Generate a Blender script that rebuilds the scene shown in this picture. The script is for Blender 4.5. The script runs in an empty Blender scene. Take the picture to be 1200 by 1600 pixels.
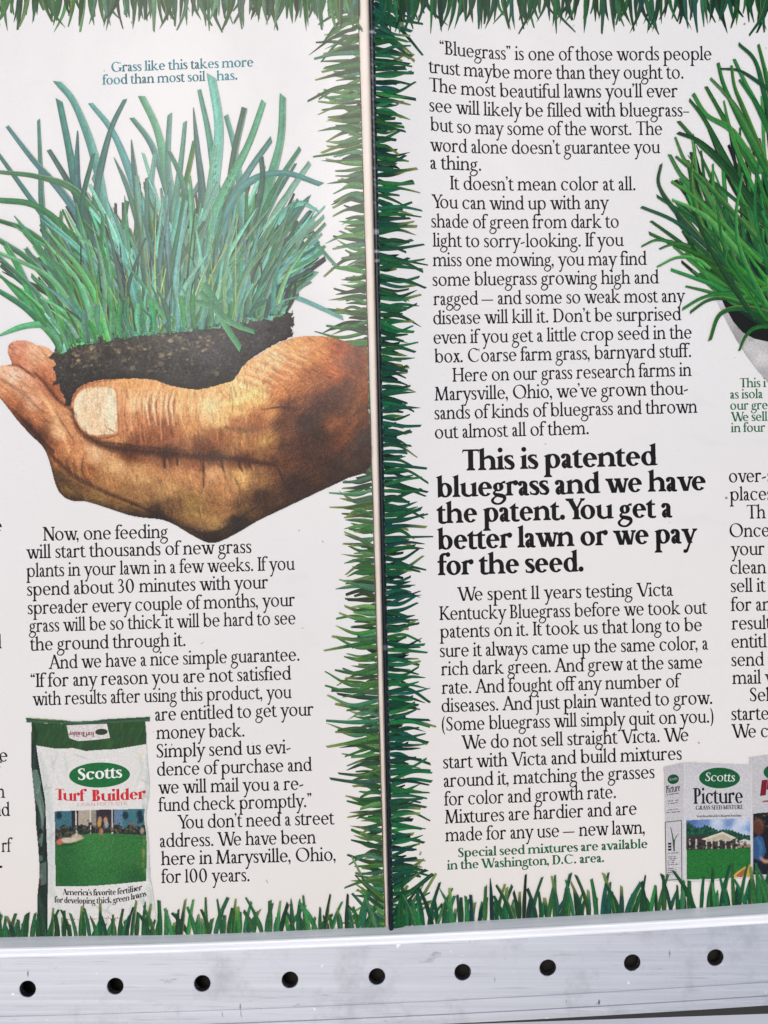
import bpy, math, random
import numpy as np
from mathutils import Vector, Matrix

# ------------------------------------------------------------------ frame
# everything is laid out in the frame of the leaning display: X right, Z up along
# the page, -Y out of the page; the display leans back by LEAN.
S = 0.00019                    # metres of page per measured unit (page 1200 x 1600 units across the view)
D = 0.34                       # camera distance from the page
LEAN = math.radians(-35)
R = Matrix.Rotation(LEAN, 4, 'X')
scene = bpy.context.scene

cam_d = bpy.data.cameras.new('camera')
cam = bpy.data.objects.new('camera', cam_d)
scene.collection.objects.link(cam)
cam.location = R @ Vector((0, -D, 0))
cam.rotation_euler = (math.radians(90) + LEAN, 0, 0)
cam_d.sensor_fit = 'VERTICAL'
cam_d.sensor_height = 24.0
cam_d.lens = 24.0 * D / (1600 * S)
cam_d.clip_start = 0.01
cam_d.clip_end = 200
scene.camera = cam

# light: soft high sun from behind the viewer, hazy sky
sun_dir = (R.to_3x3() @ Vector((-0.165, -0.95, 0.30))).normalized()
el = math.asin(sun_dir.z)
az = math.atan2(sun_dir.x, sun_dir.y)
w = bpy.data.worlds.new('World')
scene.world = w
w.use_nodes = True
nt = w.node_tree
bg = nt.nodes['Background']
sky = nt.nodes.new('ShaderNodeTexSky')
sky.sky_type = 'NISHITA'
sky.sun_disc = False
sky.sun_elevation = el
sky.sun_rotation = az
sky.air_density = 1.0
sky.dust_density = 3.0
nt.links.new(sky.outputs[0], bg.inputs[0])
bg.inputs[1].default_value = 0.15
sd = bpy.data.lights.new('sun', 'SUN')
sd.energy = 1.2
sd.angle = math.radians(18)
sd.color = (1.0, 0.945, 0.88)
so = bpy.data.objects.new('sun', sd)
scene.collection.objects.link(so)
so.rotation_euler = (-sun_dir).to_track_quat('-Z', 'Y').to_euler()
vs = scene.view_settings
vs.view_transform = 'Standard'
vs.look = 'None'
vs.gamma = 1
vs.use_curve_mapping = False
vs.exposure = -0.24

# ------------------------------------------------------------------ helpers
rng = np.random.default_rng(7)
random.seed(11)


def lin(c):
    c = np.asarray(c, float) / 255.0
    return np.where(c <= 0.04045, c / 12.92, ((c + 0.055) / 1.055) ** 2.4)


def ink(c, k=0.86):
    return lin(c) * k


def gutter_x(py):              # left page edge against the gutter
    return 558.5 + 0.0292 * np.asarray(py, float)


def edge_x(py):                # right page edge against the gutter
    return 581.0 + 0.0212 * np.asarray(py, float)


def relief(px, py, side):
    """height of the paper above the page plane (metres), side 0 left, 1 right"""
    px = np.asarray(px, float)
    py = np.asarray(py, float)
    wav = 0.00035 * np.sin(px * 0.0063 + 1.0 + py * 0.0012) * np.sin(py * 0.0047 + 0.6)
    if side == 0:
        d = np.maximum(gutter_x(py) - px, 0)
        return 0.0012 + 0.0016 * np.exp(-d / 60.0) + 0.0022 * np.exp(-((d - 250) / 230.0) ** 2) + wav
    d = np.maximum(px - edge_x(py), 0)
    return 0.0010 + 0.0034 * np.exp(-d / 75.0) + 0.0010 * np.exp(-((d - 420) / 260.0) ** 2) + wav


def proj(px, py, h):
    """point of the leaning frame at height h over the page plane"""
    px = np.asarray(px, float)
    py = np.asarray(py, float)
    h = np.broadcast_to(np.asarray(h, float), px.shape)
    f = (D - h) / D * S
    return np.stack([(px - 600) * f, -h, (800 - py) * f], -1)


def on_page(px, py, side, dz):
    return proj(px, py, relief(px, py, side) + dz)


def new_mesh(name, verts, faces, mat, parent=None, cols=None, smooth=False):
    """faces: list of (n,k) int arrays or one list of tuples"""
    me = bpy.data.meshes.new(name)
    verts = np.asarray(verts, np.float32).reshape(-1, 3)
    if isinstance(faces, np.ndarray):
        faces = [faces]
    groups = [np.asarray(f, np.int32) for f in faces if len(f)]
    nl = sum(g.size for g in groups)
    npoly = sum(len(g) for g in groups)
    me.vertices.add(len(verts))
    me.vertices.foreach_set('co', verts.ravel())
    me.loops.add(nl)
    me.loops.foreach_set('vertex_index', np.concatenate([g.ravel() for g in groups]))
    me.polygons.add(npoly)
    tot = np.concatenate([np.full(len(g), g.shape[1], np.int32) for g in groups])
    st = np.concatenate([[0], np.cumsum(tot)[:-1]]).astype(np.int32)
    me.polygons.foreach_set('loop_start', st)
    me.polygons.foreach_set('loop_total', tot)
    me.polygons.foreach_set('use_smooth', np.full(npoly, bool(smooth)))
    if cols is not None:
        a = me.color_attributes.new('Col', 'FLOAT_COLOR', 'POINT')
        c = np.ones((len(verts), 4), np.float32)
        c[:, :3] = cols
        a.data.foreach_set('color', c.ravel())
    me.update(calc_edges=True)
    me.validate()
    o = bpy.data.objects.new(name, me)
    scene.collection.objects.link(o)
    if mat:
        me.materials.append(mat)
    if parent:
        o.parent = parent
    return o


def thing(name, label, cat, rot=True, kind=None, group=None, loc=None):
    o = bpy.data.objects.new(name, None)
    o.empty_display_size = 0.02
    scene.collection.objects.link(o)
    if loc is not None:
        o.location = R @ Vector(loc)
    if rot:
        o.rotation_euler = (LEAN, 0, 0)
    o['label'] = label
    o['category'] = cat
    if kind:
        o['kind'] = kind
    return o


class Acc:
    """gathers quads / triangles / colours for one printed mesh"""

    def __init__(self):
        self.v, self.q, self.t, self.c, self.n = [], [], [], [], 0

    def add(self, v, q=None, t=None, c=None):
        v = np.asarray(v, float).reshape(-1, 3)
        self.v.append(v)
        if q is not None and len(q):
            self.q.append(np.asarray(q, np.int64).reshape(-1, 4) + self.n)
        if t is not None and len(t):
            self.t.append(np.asarray(t, np.int64).reshape(-1, 3) + self.n)
        if c is None:
            c = np.zeros(3)
        self.c.append(np.broadcast_to(np.asarray(c, float), (len(v), 3)))
        self.n += len(v)

    def build(self, name, mat, parent, smooth=False):
        fs = []
        if self.q:
            fs.append(np.concatenate(self.q))
        if self.t:
            fs.append(np.concatenate(self.t))
        return new_mesh(name, np.concatenate(self.v), fs, mat, parent, np.concatenate(self.c), smooth)


def nodes_of(name):
    m = bpy.data.materials.new(name)
    m.use_nodes = True
    return m, m.node_tree, m.node_tree.nodes['Principled BSDF']


def N(nt, typ, **kw):
    n = nt.nodes.new(typ)
    for k, v in kw.items():
        if k in n.inputs:
            n.inputs[k].default_value = v
        else:
            setattr(n, k, v)
    return n


def paper_coords(nt):
    g = N(nt, 'ShaderNodeTexCoord')
    return g.outputs['Object']


def mix(nt, a, b, fac, mode='MIX'):
    n = N(nt, 'ShaderNodeMix', data_type='RGBA', blend_type=mode)
    for sock, val in ((n.inputs[6], a), (n.inputs[7], b), (n.inputs[0], fac)):
        if hasattr(val, 'is_linked') or hasattr(val, 'links'):
            nt.links.new(val, sock)
        else:
            sock.default_value = val
    return n.outputs[2]


def ramp(nt, sock, lo, hi, c0=(0, 0, 0, 1), c1=(1, 1, 1, 1)):
    r = N(nt, 'ShaderNodeValToRGB')
    r.color_ramp.elements[0].position = lo
    r.color_ramp.elements[1].position = hi
    r.color_ramp.elements[0].color = c0
    r.color_ramp.elements[1].color = c1
    nt.links.new(sock, r.inputs[0])
    return r.outputs[0]


def noise(nt, co, scale, detail=2.0, rough=0.5):
    n = N(nt, 'ShaderNodeTexNoise')
    n.inputs['Scale'].default_value = scale
    n.inputs['Detail'].default_value = detail
    n.inputs['Roughness'].default_value = rough
    nt.links.new(co, n.inputs['Vector'])
    return n.outputs['Fac']


PAPER_ROUGH = 0.27


def bumped(nt, bs, co, fine=0.1, ripple=0.55):
    """paper tooth and slight cockling, shared by the paper and what is printed on it"""
    b1 = N(nt, 'ShaderNodeBump')
    b1.inputs['Strength'].default_value = ripple
    b1.inputs['Distance'].default_value = 0.0012
    nt.links.new(noise(nt, co, 26.0, 3.0), b1.inputs['Height'])
    b2 = N(nt, 'ShaderNodeBump')
    b2.inputs['Strength'].default_value = fine
    b2.inputs['Distance'].default_value = 0.00008
    nt.links.new(noise(nt, co, 1500.0, 2.0), b2.inputs['Height'])
    nt.links.new(b1.outputs[0], b2.inputs['Normal'])
    nt.links.new(b2.outputs[0], bs.inputs['Normal'])


def paper_material():
    m, nt, bs = nodes_of('glossy_magazine_paper')
    co = paper_coords(nt)
    base = mix(nt, (0.760, 0.754, 0.736, 1), (0.732, 0.722, 0.700, 1), ramp(nt, noise(nt, co, 14.0, 4.0), 0.35, 0.7))
    # faint show-through of the print on the back of the sheet
    mp = N(nt, 'ShaderNodeMapping')
    mp.inputs['Scale'].default_value = (60, 1, 170)
    nt.links.new(co, mp.inputs[0])
    back = ramp(nt, noise(nt, mp.outputs[0], 1.0, 2.0), 0.60, 0.72)
    area = ramp(nt, noise(nt, co, 18.0, 1.0), 0.52, 0.62)
    f = mix(nt, back, area, 1.0, 'MULTIPLY')
    f2 = N(nt, 'ShaderNodeMath', operation='MULTIPLY')
    nt.links.new(f, f2.inputs[0])
    f2.inputs[1].default_value = 0.10
    base = mix(nt, base, (0.45, 0.47, 0.47, 1), f2.outputs[0])
    # fibre grain and a few specks
    base = mix(nt, base, (0.72, 0.70, 0.68, 1), ramp(nt, noise(nt, co, 1800.0, 2.0), 0.5, 0.85))
    # colour turns creamier toward the foot of the sheet, in uneven patches
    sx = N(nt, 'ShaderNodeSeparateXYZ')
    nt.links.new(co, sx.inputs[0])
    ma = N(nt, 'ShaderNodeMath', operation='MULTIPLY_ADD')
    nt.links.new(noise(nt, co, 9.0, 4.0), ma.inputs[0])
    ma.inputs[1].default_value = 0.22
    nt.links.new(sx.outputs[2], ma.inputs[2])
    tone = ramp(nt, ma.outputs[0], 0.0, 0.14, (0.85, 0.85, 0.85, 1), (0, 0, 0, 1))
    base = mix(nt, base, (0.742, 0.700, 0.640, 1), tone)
    base = mix(nt, base, (0.30, 0.26, 0.23, 1), ramp(nt, noise(nt, co, 420.0, 1.0), 0.795, 0.83))
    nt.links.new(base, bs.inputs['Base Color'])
    bs.inputs['Roughness'].default_value = PAPER_ROUGH
    bs.inputs['Specular IOR Level'].default_value = 0.22
    bumped(nt, bs, co)
    return m


def ink_material(name, grain=0.25, rough=PAPER_ROUGH, grain_scale=1700.0, spec=0.20):
    m, nt, bs = nodes_of(name)
    co = paper_coords(nt)
    at = N(nt, 'ShaderNodeVertexColor', layer_name='Col')
    g = noise(nt, co, grain_scale, 3.0, 0.7)
    dk = ramp(nt, g, 0.30, 0.70, (1 - grain, 1 - grain, 1 - grain, 1), (1 + grain, 1 + grain * 0.9, 1 + grain * 0.8, 1))
    c = mix(nt, at.outputs['Color'], dk, 1.0, 'MULTIPLY')
    nt.links.new(c, bs.inputs['Base Color'])
    bs.inputs['Roughness'].default_value = rough
    bs.inputs['Specular IOR Level'].default_value = spec
    bumped(nt, bs, co, 0.12)
    return m


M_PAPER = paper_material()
M_INK = ink_material('printed_colour_ink')
M_TEXT = ink_material('printed_black_ink', 0.35, 0.4, 1200.0, 0.12)
M_PHOTO = ink_material('printed_photo_ink', 0.11, PAPER_ROUGH, 1700.0)


# ------------------------------------------------------------------ canvas printing (fine vertex-colour picture)
class Canvas:
    def __init__(self, x0, y0, x1, y1, step=1.0):
        self.xs = np.arange(x0, x1 + step * 0.5, step)
        self.ys = np.arange(y0, y1 + step * 0.5, step)
        self.X, self.Y = np.meshgrid(self.xs, self.ys)
        self.rgb = np.zeros(self.X.shape + (3,))
        self.step = step

    def fill(self, c):
        self.rgb[:] = c

    def idw(self, pts, power=3.0, soft=6.0):
        num = np.zeros_like(self.rgb)
        den = np.zeros(self.X.shape)
        for x, y, c in pts:
            wgt = 1.0 / ((self.X - x) ** 2 + (self.Y - y) ** 2 + soft * soft) ** (power / 2)
            num += wgt[..., None] * np.asarray(c, float)
            den += wgt
        self.rgb = num / den[..., None]

    def blend(self, a, c):
        a = np.clip(a, 0, 1)[..., None]
        self.rgb = self.rgb * (1 - a) + np.asarray(c, float) * a

    def dist(self, pts, X, Y):
        d = np.full(X.shape, 1e9)
        tt = np.zeros(X.shape)
        pts = smooth_path(pts, 6)
        n = len(pts) - 1
        for i in range(n):
            (ax, ay), (bx, by) = pts[i], pts[i + 1]
            ux, uy = bx - ax, by - ay
            L = ux * ux + uy * uy + 1e-9
            t = np.clip(((X - ax) * ux + (Y - ay) * uy) / L, 0, 1)
            dd = np.hypot(X - ax - t * ux, Y - ay - t * uy)
            m = dd < d
            d = np.where(m, dd, d)
            tt = np.where(m, (i + t) / n, tt)
        return d, tt

    def stroke(self, pts, wdt, c, a=1.0, soft=1.0, taper=True):
        p = np.asarray(pts, float)
        r = wdt + 2 * soft + 4
        i0, i1 = np.searchsorted(self.ys, [p[:, 1].min() - r, p[:, 1].max() + r])
        j0, j1 = np.searchsorted(self.xs, [p[:, 0].min() - r, p[:, 0].max() + r])
        if i1 <= i0 or j1 <= j0:
            return
        d, t = self.dist(pts, self.X[i0:i1, j0:j1], self.Y[i0:i1, j0:j1])
        if taper:
            wdt = wdt * (0.35 + 0.65 * np.sin(np.pi * np.clip(t, 0.02, 0.98)))
        a = np.clip(a * np.clip((wdt * 0.5 + soft - d) / (2 * soft), 0, 1), 0, 1)[..., None]
        w_ = self.rgb[i0:i1, j0:j1]
        self.rgb[i0:i1, j0:j1] = w_ * (1 - a) + np.asarray(c, float) * a

    def at(self, x, y):
        i = min(max(int((y - self.ys[0]) / self.step), 0), len(self.ys) - 1)
        j = min(max(int((x - self.xs[0]) / self.step), 0), len(self.xs) - 1)
        return self.rgb[i, j].copy()

    def inside(self, poly):
        return in_poly(self.X, self.Y, poly)

    def poly(self, poly, c, a=1.0):
        self.blend(self.inside(poly) * a, c)

    def ell(self, cx, cy, rx, ry, c, a=1.0, soft=0.25):
        r = np.sqrt(((self.X - cx) / rx) ** 2 + ((self.Y - cy) / ry) ** 2)
        self.blend(a * np.clip((1 + soft - r) / (2 * soft), 0, 1), c)

    def grain(self, amp, cell=1, tint=(1, 1, 1)):
        h, wd = self.X.shape
        g = rng.normal(0, 1, (h // cell + 2, wd // cell + 2))
        g = np.kron(g, np.ones((cell, cell)))[:h, :wd]
        self.rgb = np.clip(self.rgb + amp * g[..., None] * np.asarray(tint), 0, 255)

    def build(self, name, poly, side, dz, mat, parent, keep=None):
        m = self.inside(poly) if poly is not None else np.ones(self.X.shape, bool)
        if keep is not None:
            m &= keep
        h, wd = self.X.shape
        f = m[:-1, :-1] & m[1:, :-1] & m[:-1, 1:] & m[1:, 1:]
        idx = np.arange(h * wd).reshape(h, wd)
        q = np.stack([idx[1:, :-1][f], idx[1:, 1:][f], idx[:-1, 1:][f], idx[:-1, :-1][f]], 1)
        v = on_page(self.X.ravel(), self.Y.ravel(), side, dz)
        used = np.unique(q)
        rem = np.full(h * wd, -1)
        rem[used] = np.arange(len(used))
        return new_mesh(name, v[used], rem[q], mat, parent, ink(self.rgb.reshape(-1, 3)[used]), True)


def in_poly(X, Y, poly):
    m = np.zeros(np.shape(X), bool)
    n = len(poly)
    for i in range(n):
        (ax, ay), (bx, by) = poly[i], poly[(i + 1) % n]
        if ay == by:
            continue
        c = ((ay > Y) != (by > Y)) & (X < (bx - ax) * (Y - ay) / (by - ay) + ax)
        m ^= c
    return m


def smooth_path(pts, sub=5):
    """Catmull-Rom through the points (any number of columns)"""
    p = np.asarray(pts, float)
    if len(p) < 3:
        t = np.linspace(0, 1, max(2, sub))[:, None]
        return p[0] * (1 - t) + p[-1] * t
    e = np.vstack([2 * p[0] - p[1], p, 2 * p[-1] - p[-2]])
    out = []
    for i in range(1, len(e) - 2):
        a, b, c, d = e[i - 1], e[i], e[i + 1], e[i + 2]
        for k in range(sub):
            t = k / sub
            out.append(0.5 * (2 * b + (c - a) * t + (2 * a - 5 * b + 4 * c - d) * t * t + (3 * b - a - 3 * c + d) * t ** 3))
    out.append(p[-1])
    return np.asarray(out)


def flat_poly(acc, poly, side, dz, c, cell=7.0):
    """small printed polygon, fan from its centre after subdividing the outline"""
    p = np.asarray(poly, float)
    out = []
    for a, b in zip(p, np.roll(p, -1, 0)):
        m = max(1, int(np.hypot(*(b - a)) / cell))
        out += [a + (b - a) * k / m for k in range(m)]
    p = np.array(out)
    ctr = p.mean(0)
    n = len(p)
    m = max(1, int(np.ceil(np.hypot(*(p - ctr).T).max() / cell)))
    pts = np.vstack([ctr] + [ctr + (p - ctr) * k / m for k in range(1, m + 1)])
    i = np.arange(n)
    j = (i + 1) % n
    q = [np.stack([1 + k * n + i, 1 + k * n + j, 1 + (k + 1) * n + j, 1 + (k + 1) * n + i], 1) for k in range(m - 1)]
    acc.add(on_page(pts[:, 0], pts[:, 1], side, dz), q=np.concatenate(q) if q else None, t=[(0, 1 + (k + 1) % n, 1 + k) for k in range(n)], c=ink(c))


def oval(cx, cy, rx, ry, tilt=0.0, n=56):
    a = np.linspace(0, 2 * np.pi, n, endpoint=False)
    x, y = rx * np.cos(a), ry * np.sin(a)
    t = math.radians(tilt)
    return np.stack([cx + x * math.cos(t) - y * math.sin(t), cy + x * math.sin(t) + y * math.cos(t)], 1)


# ------------------------------------------------------------------ printed grass blades
def blade(acc, pts, w0, side, dz, col, tip=0.35, var=0.12, mid=1.22, low=0.7, sub=9, blunt=True, edge=None, tex=0.10, dry=0.0):
    """pts from base to tip; a strip of four columns with darker edges and a lighter rib"""
    p = smooth_path(pts, sub)
    n = len(p)
    tg = np.gradient(p, axis=0)
    tg /= np.linalg.norm(tg, axis=1)[:, None] + 1e-9
    nm = np.stack([-tg[:, 1], tg[:, 0]], 1)
    t = np.linspace(0, 1, n)
    wd = w0 * (0.8 + 0.2 * np.sin(np.pi * np.minimum(t * 1.6, 1))) * (1 - (1 - tip) * t ** 2.2)
    if not blunt:
        wd *= np.clip((1.02 - t) / 0.3, 0.05, 1) ** 0.6
    offs = np.array([-0.5, -0.14, 0.2, 0.5])
    P = p[:, None, :] + nm[:, None, :] * (offs[None, :, None] * wd[:, None, None])
    if blunt:                                     # slanted cut at the tip
        sl = rng.uniform(-0.5, 0.5) * wd[-1]
        P[-1] += tg[-1] * (offs * 2 * sl)[:, None]
    c = np.asarray(col, float)
    shade = np.array([low, 0.95, mid, 0.8])
    if rng.random() < 0.4:
        shade = shade[::-1]
    sv = 1 + var * np.cumsum(rng.normal(0, 0.35, n))
    sv = np.clip(sv, 0.55, 1.5)
    C = lin(c)[None, None, :] * shade[None, :, None] * sv[:, None, None] * (1 + rng.normal(0, tex, (n, 4, 1)))
    if rng.random() < dry:                        # yellowing toward the tip
        k = np.clip((t - 0.55) / 0.45, 0, 1)[:, None, None] * 0.55
        C = C * (1 - k) + lin((168, 176, 92)) * k
    if edge is not None:
        C[:, 3] = C[:, 3] * 0.4 + lin(edge) * 0.6
    V = on_page(P[..., 0].ravel(), P[..., 1].ravel(), side, dz)
    i = np.arange(n - 1)[:, None] * 4 + np.arange(3)[None, :]
    i = i.ravel()
    acc.add(V, q=np.stack([i, i + 4, i + 5, i + 1], 1), c=np.clip(C.reshape(-1, 3) * 0.86, 0, 0.9))

# ------------------------------------------------------------------ old-style serif lettering, drawn stroke by stroke
XH, CAP, ASC, DSC = 68.0, 100.0, 105.0, -42.0


class Face:
    """a parametric old-style roman: stem and hair widths give the weight"""

    def __init__(self, stem, hair, wide=1.0, ser=9.0):
        self.s, self.h, self.wide, self.sl = stem, hair, wide, ser + 0.12 * (stem - 11)
        self.k = (stem - 11)
        self.cache = {}

    # -- primitives
    def quad(self, *p):
        self.parts.append(('q', np.asarray(p, float)))

    def strip(self, a, b):
        self.parts.append(('s', np.asarray(a, float), np.asarray(b, float)))

    def ring(self, cx, cy, rx, ry, a0=0, a1=360, sx=None, hy=None, tilt=0.16):
        sx = self.s * 1.06 if sx is None else sx
        hy = self.h if hy is None else hy
        n = max(8, int(abs(a1 - a0) / 12))
        t = np.radians(np.linspace(a0, a1, n + 1))
        o = np.stack([cx + rx * np.cos(t), cy + ry * np.sin(t)], 1)
        ix, iy = max(rx - sx, 1.5), max(ry - hy, 1.5)
        i = np.stack([cx + ix * np.cos(t) - tilt * ix * np.sin(t), cy + iy * np.sin(t)], 1)
        self.strip(o, i)

    def cv(self, pts, sub=6):
        p = smooth_path(pts, sub)
        xy, wd = p[:, :2], p[:, 2]
        tg = np.gradient(xy, axis=0)
        tg /= np.linalg.norm(tg, axis=1)[:, None] + 1e-9
        nm = np.stack([-tg[:, 1], tg[:, 0]], 1) * (wd[:, None] * 0.5)
        self.strip(xy + nm, xy - nm)

    def line(self, x0, y0, x1, y1, wx):
        """diagonal of horizontal thickness wx, cut level at both ends"""
        self.quad((x0 - wx / 2, y0), (x0 + wx / 2, y0), (x1 + wx / 2, y1), (x1 - wx / 2, y1))

    def bar(self, x0, x1, y, t=None):
        t = self.h if t is None else t
        self.quad((x0, y), (x1, y), (x1, y + t), (x0, y + t))

    def dot(self, x, y, r):
        a = np.linspace(0, np.pi, 9)
        self.strip(np.stack([x + r * np.cos(a), y + r * np.sin(a)], 1), np.stack([x + r * np.cos(a), y - r * np.sin(a)], 1))

    def foot(self, x, y=0.0, up=1, l=None, r=None, wx=None):
        wx = self.s if wx is None else wx
        l = self.sl if l is None else l
        r = self.sl if r is None else r
        t = self.h * 0.75
        a, b = x - wx / 2, x + wx / 2
        self.quad((a - l, y), (b + r, y), (b + r, y + up * t), (a - l, y + up * t))
        self.quad((a - l * 0.75, y + up * t), (b + r * 0.75, y + up * t), (b, y + up * (t + 6.5)), (a, y + up * (t + 6.5)))

    def flag(self, x, y):
        s, l = self.s, self.sl
        self.quad((x - s / 2 - l, y - 9), (x - s / 2, y - 13 - 0.2 * self.k), (x + s / 2, y - 6), (x + s / 2, y + 1.5))

    def stem(self, x, y0, y1, top=None, bot=None, wx=None):
        wx = self.s if wx is None else wx
        self.line(x, y0, x, y1 - (6 if top == 'flag' else 0), wx)
        if top == 'flag':
            self.flag(x, y1)
        if top == 'ser':
            self.foot(x, y1, -1, wx=wx)
        if bot == 'ser':
            self.foot(x, y0, 1, wx=wx)

    def shoulder(self, x1, x2):
        s, h, d = self.s, self.h, x2 - x1
        self.cv([(x1 + s * .2, XH - 20, h * .9), (x1 + d * .32, XH - 8 - h * .3, h * 1.2), (x1 + d * .66, XH - 2.5 - s * .16, h + s * .35),
                 (x2 - d * .06, XH - 10 - s * .3, s * .95), (x2, XH - 24 - s * .3, s), (x2, XH - 30 - s * .3, s)])

    # -- glyphs
    def glyph(self, ch):
        if ch in self.cache:
            return self.cache[ch]
        self.parts = []
        s, h, k, l = self.s, self.h, self.k, self.sl
        S1 = s * 1.12
        x1 = 10 + s / 2
        c = 27 + 0.25 * k
        x2 = x1 + s + c
        adv = 50
        if ch == ' ':
            adv = 29
        elif ch == 'n' or ch == 'h':
            self.stem(x1, 0, XH if ch == 'n' else ASC, 'flag', 'ser')
            self.shoulder(x1, x2)
            self.stem(x2, 0, XH - 26 - s * .3, None, 'ser')
            adv = x2 + s / 2 + 10
        elif ch == 'm':
            x3 = x2 + s + c
            self.stem(x1, 0, XH, 'flag', 'ser')
            self.shoulder(x1, x2)
            self.stem(x2, 0, XH - 26 - s * .3, None, 'ser')
            self.shoulder(x2, x3)
            self.stem(x3, 0, XH - 26 - s * .3, None, 'ser')
            adv = x3 + s / 2 + 10
        elif ch == 'u':
            self.stem(x1, 22, XH, 'flag')
            self.cv([(x1, 26, s), (x1 + 1, 15 + s * .1, s * .95), (x1 + 8 + s * .2, 4.5 + s * .1, h + s * .3), (x1 + (x2 - x1) * .55, 2.5 + h * .2, h * 1.2), (x2 - 2, 14, h)])
            self.stem(x2, 0, XH, 'flag')
            self.quad((x2, 0), (x2 + s / 2 + l, 2), (x2 + s / 2 + l, 2 + h * .7), (x2, 9))
            adv = x2 + s / 2 + 9
        elif ch == 'r':
            self.stem(x1, 0, XH, 'flag', 'ser')
            self.cv([(x1 + s * .2, XH - 22, h * .9), (x1 + 7 + s * .2, XH - 8, h * 1.2), (x1 + 17 + s * .3, XH - 3.5 - s * .1, h + s * .35), (x1 + 23 + s * .4, XH - 7, s * .6)])
            self.dot(x1 + 21 + s * .5, XH - 8, s * .55 + 1)
            adv = x1 + 29 + s * .8
        elif ch == 'i' or ch == 'l' or ch == '1' or ch == 'I':
            top = {'i': XH, 'l': ASC, '1': CAP, 'I': CAP}[ch]
            wx = S1 if ch == 'I' else s
            self.stem(x1, 0, top, 'ser' if ch == 'I' else 'flag', 'ser', wx)
            if ch == 'i':
                self.dot(x1, XH + 25, s * .42 + 2.6)
            adv = x1 + s / 2 + 10
        elif ch == 'j':
            self.stem(x1, -15, XH, 'flag')
            self.cv([(x1, -10, s), (x1 - 1, -24, s * .8), (x1 - 8, -36, h * 1.2), (x1 - 17, -38, h * 1.4)])
            self.dot(x1, XH + 25, s * .42 + 2.6)
            adv = x1 + s / 2 + 9
        elif ch == 'k':
            self.stem(x1, 0, ASC, 'flag', 'ser')
            self.line(x1 + s * .3, 22, x1 + s / 2 + 30, XH - 1, h * 1.35)
            self.foot(x1 + s / 2 + 30, XH, -1, l * .9, l * .9, h)
            self.line(x1 + s * .5 + 10, 33, x1 + s / 2 + 36 + k * .5, 0, s * 1.2)
            self.foot(x1 + s / 2 + 36 + k * .5, 0, 1, l * .5, l * .9)
            adv = x1 + s + 46 + k * .4
        elif ch == 't':
            self.stem(x1, 16, XH + 2, None)
            self.cv([(x1, 20, s), (x1 + 1, 11, s), (x1 + 7 + s * .1, 3.5, h + s * .25), (x1 + 17 + s * .3, 3, h * 1.2), (x1 + 23 + s * .3, 7.5, h * .8)])
            self.bar(x1 - s / 2 - 8, x1 + s / 2 + 15, XH - h * 1.05, h * 1.05)
            self.quad((x1 - s / 2 - 6, XH - 1), (x1 - s / 2, XH - 5), (x1 + s / 2, XH), (x1 + s / 2, XH + 19))
            adv = x1 + s / 2 + 20
        elif ch == 'f':
            self.stem(x1, 0, 80, None, 'ser')
            self.cv([(x1, 76, s), (x1 + 2, 90, s * .9), (x1 + 10 + s * .1, 101.5 - h * .3, h + s * .2), (x1 + 20 + s * .3, 103 - h * .4, h * 1.3), (x1 + 27 + s * .3, 99, s * .55)])
            self.dot(x1 + 25 + s * .4, 97, s * .5 + 1)
            self.bar(x1 - s / 2 - 9, x1 + s / 2 + 15, XH - h * 1.05, h * 1.05)
            adv = x1 + s / 2 + 18
        elif ch in 'bdpqo':
            rx, ry = 29 + k * .55, XH / 2 + 1.2
            if ch == 'o':
                rx = 31 + k * .55
                self.ring(6 + rx, XH / 2, rx, ry)
                adv = 12 + 2 * rx
            elif ch in 'bp':
                cx = x1 - s / 2 + rx + 1
                self.ring(cx, XH / 2, rx, ry)
                if ch == 'b':
                    self.stem(x1, 4, ASC, 'flag')
                    self.quad((x1 - s / 2, -1), (x1 - s / 2 + 2, -1), (x1 + s / 2, 6), (x1 - s / 2, 8))
                else:
                    self.stem(x1, DSC, XH, 'flag', 'ser')
                adv = cx + rx + 6
            else:
                cx = 6 + rx
                xs = cx + rx - s / 2 - 1
                self.ring(cx, XH / 2, rx, ry)
                if ch == 'd':
                    self.stem(xs, 0, ASC, 'flag')
                    self.quad((xs, 0), (xs + s / 2 + l, 2), (xs + s / 2 + l, 2 + h * .7), (xs, 9))
                else:
                    self.stem(xs, DSC, XH - 2, None, 'ser')
                adv = xs + s / 2 + 9
        elif ch == 'c' or ch == 'e':
            rx, ry = 29 + k * .5, XH / 2 + 1.2
            cx = 6 + rx
            if ch == 'c':
                self.ring(cx, XH / 2, rx, ry, 52, 318)
                self.dot(cx + rx * .62, XH / 2 + ry * .66, s * .45 + 1.5)
                adv = cx + rx + 1
            else:
                self.ring(cx, XH / 2, rx, ry, 8, 322)
                self.quad((cx - rx + s * .6, 34), (cx + rx - 1, 34), (cx + rx - .5, 34 + h * .9), (cx - rx + s * .6, 34 + h * .9))
                adv = cx + rx + 4
        elif ch == 'a':
            xs = 33 + k * .5
            self.cv([(10, XH - 16, s * .7), (13 + s * .1, XH - 7, h + s * .2), (22 + k * .2, XH - h * .55, h * 1.15), (xs - 5, XH - 6 - s * .15, h + s * .4), (xs, XH - 18, s), (xs, XH - 30, s)])
            self.dot(10.5 + s * .15, XH - 14, s * .42 + 1.2)
            self.stem(xs, 12, XH - 20)
            self.cv([(xs, 16, s), (xs + 1, 8, s * .9), (xs + 8 + s * .2, 2.5, h * 1.2), (xs + 13 + s * .3, 5, h * .7)])
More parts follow.
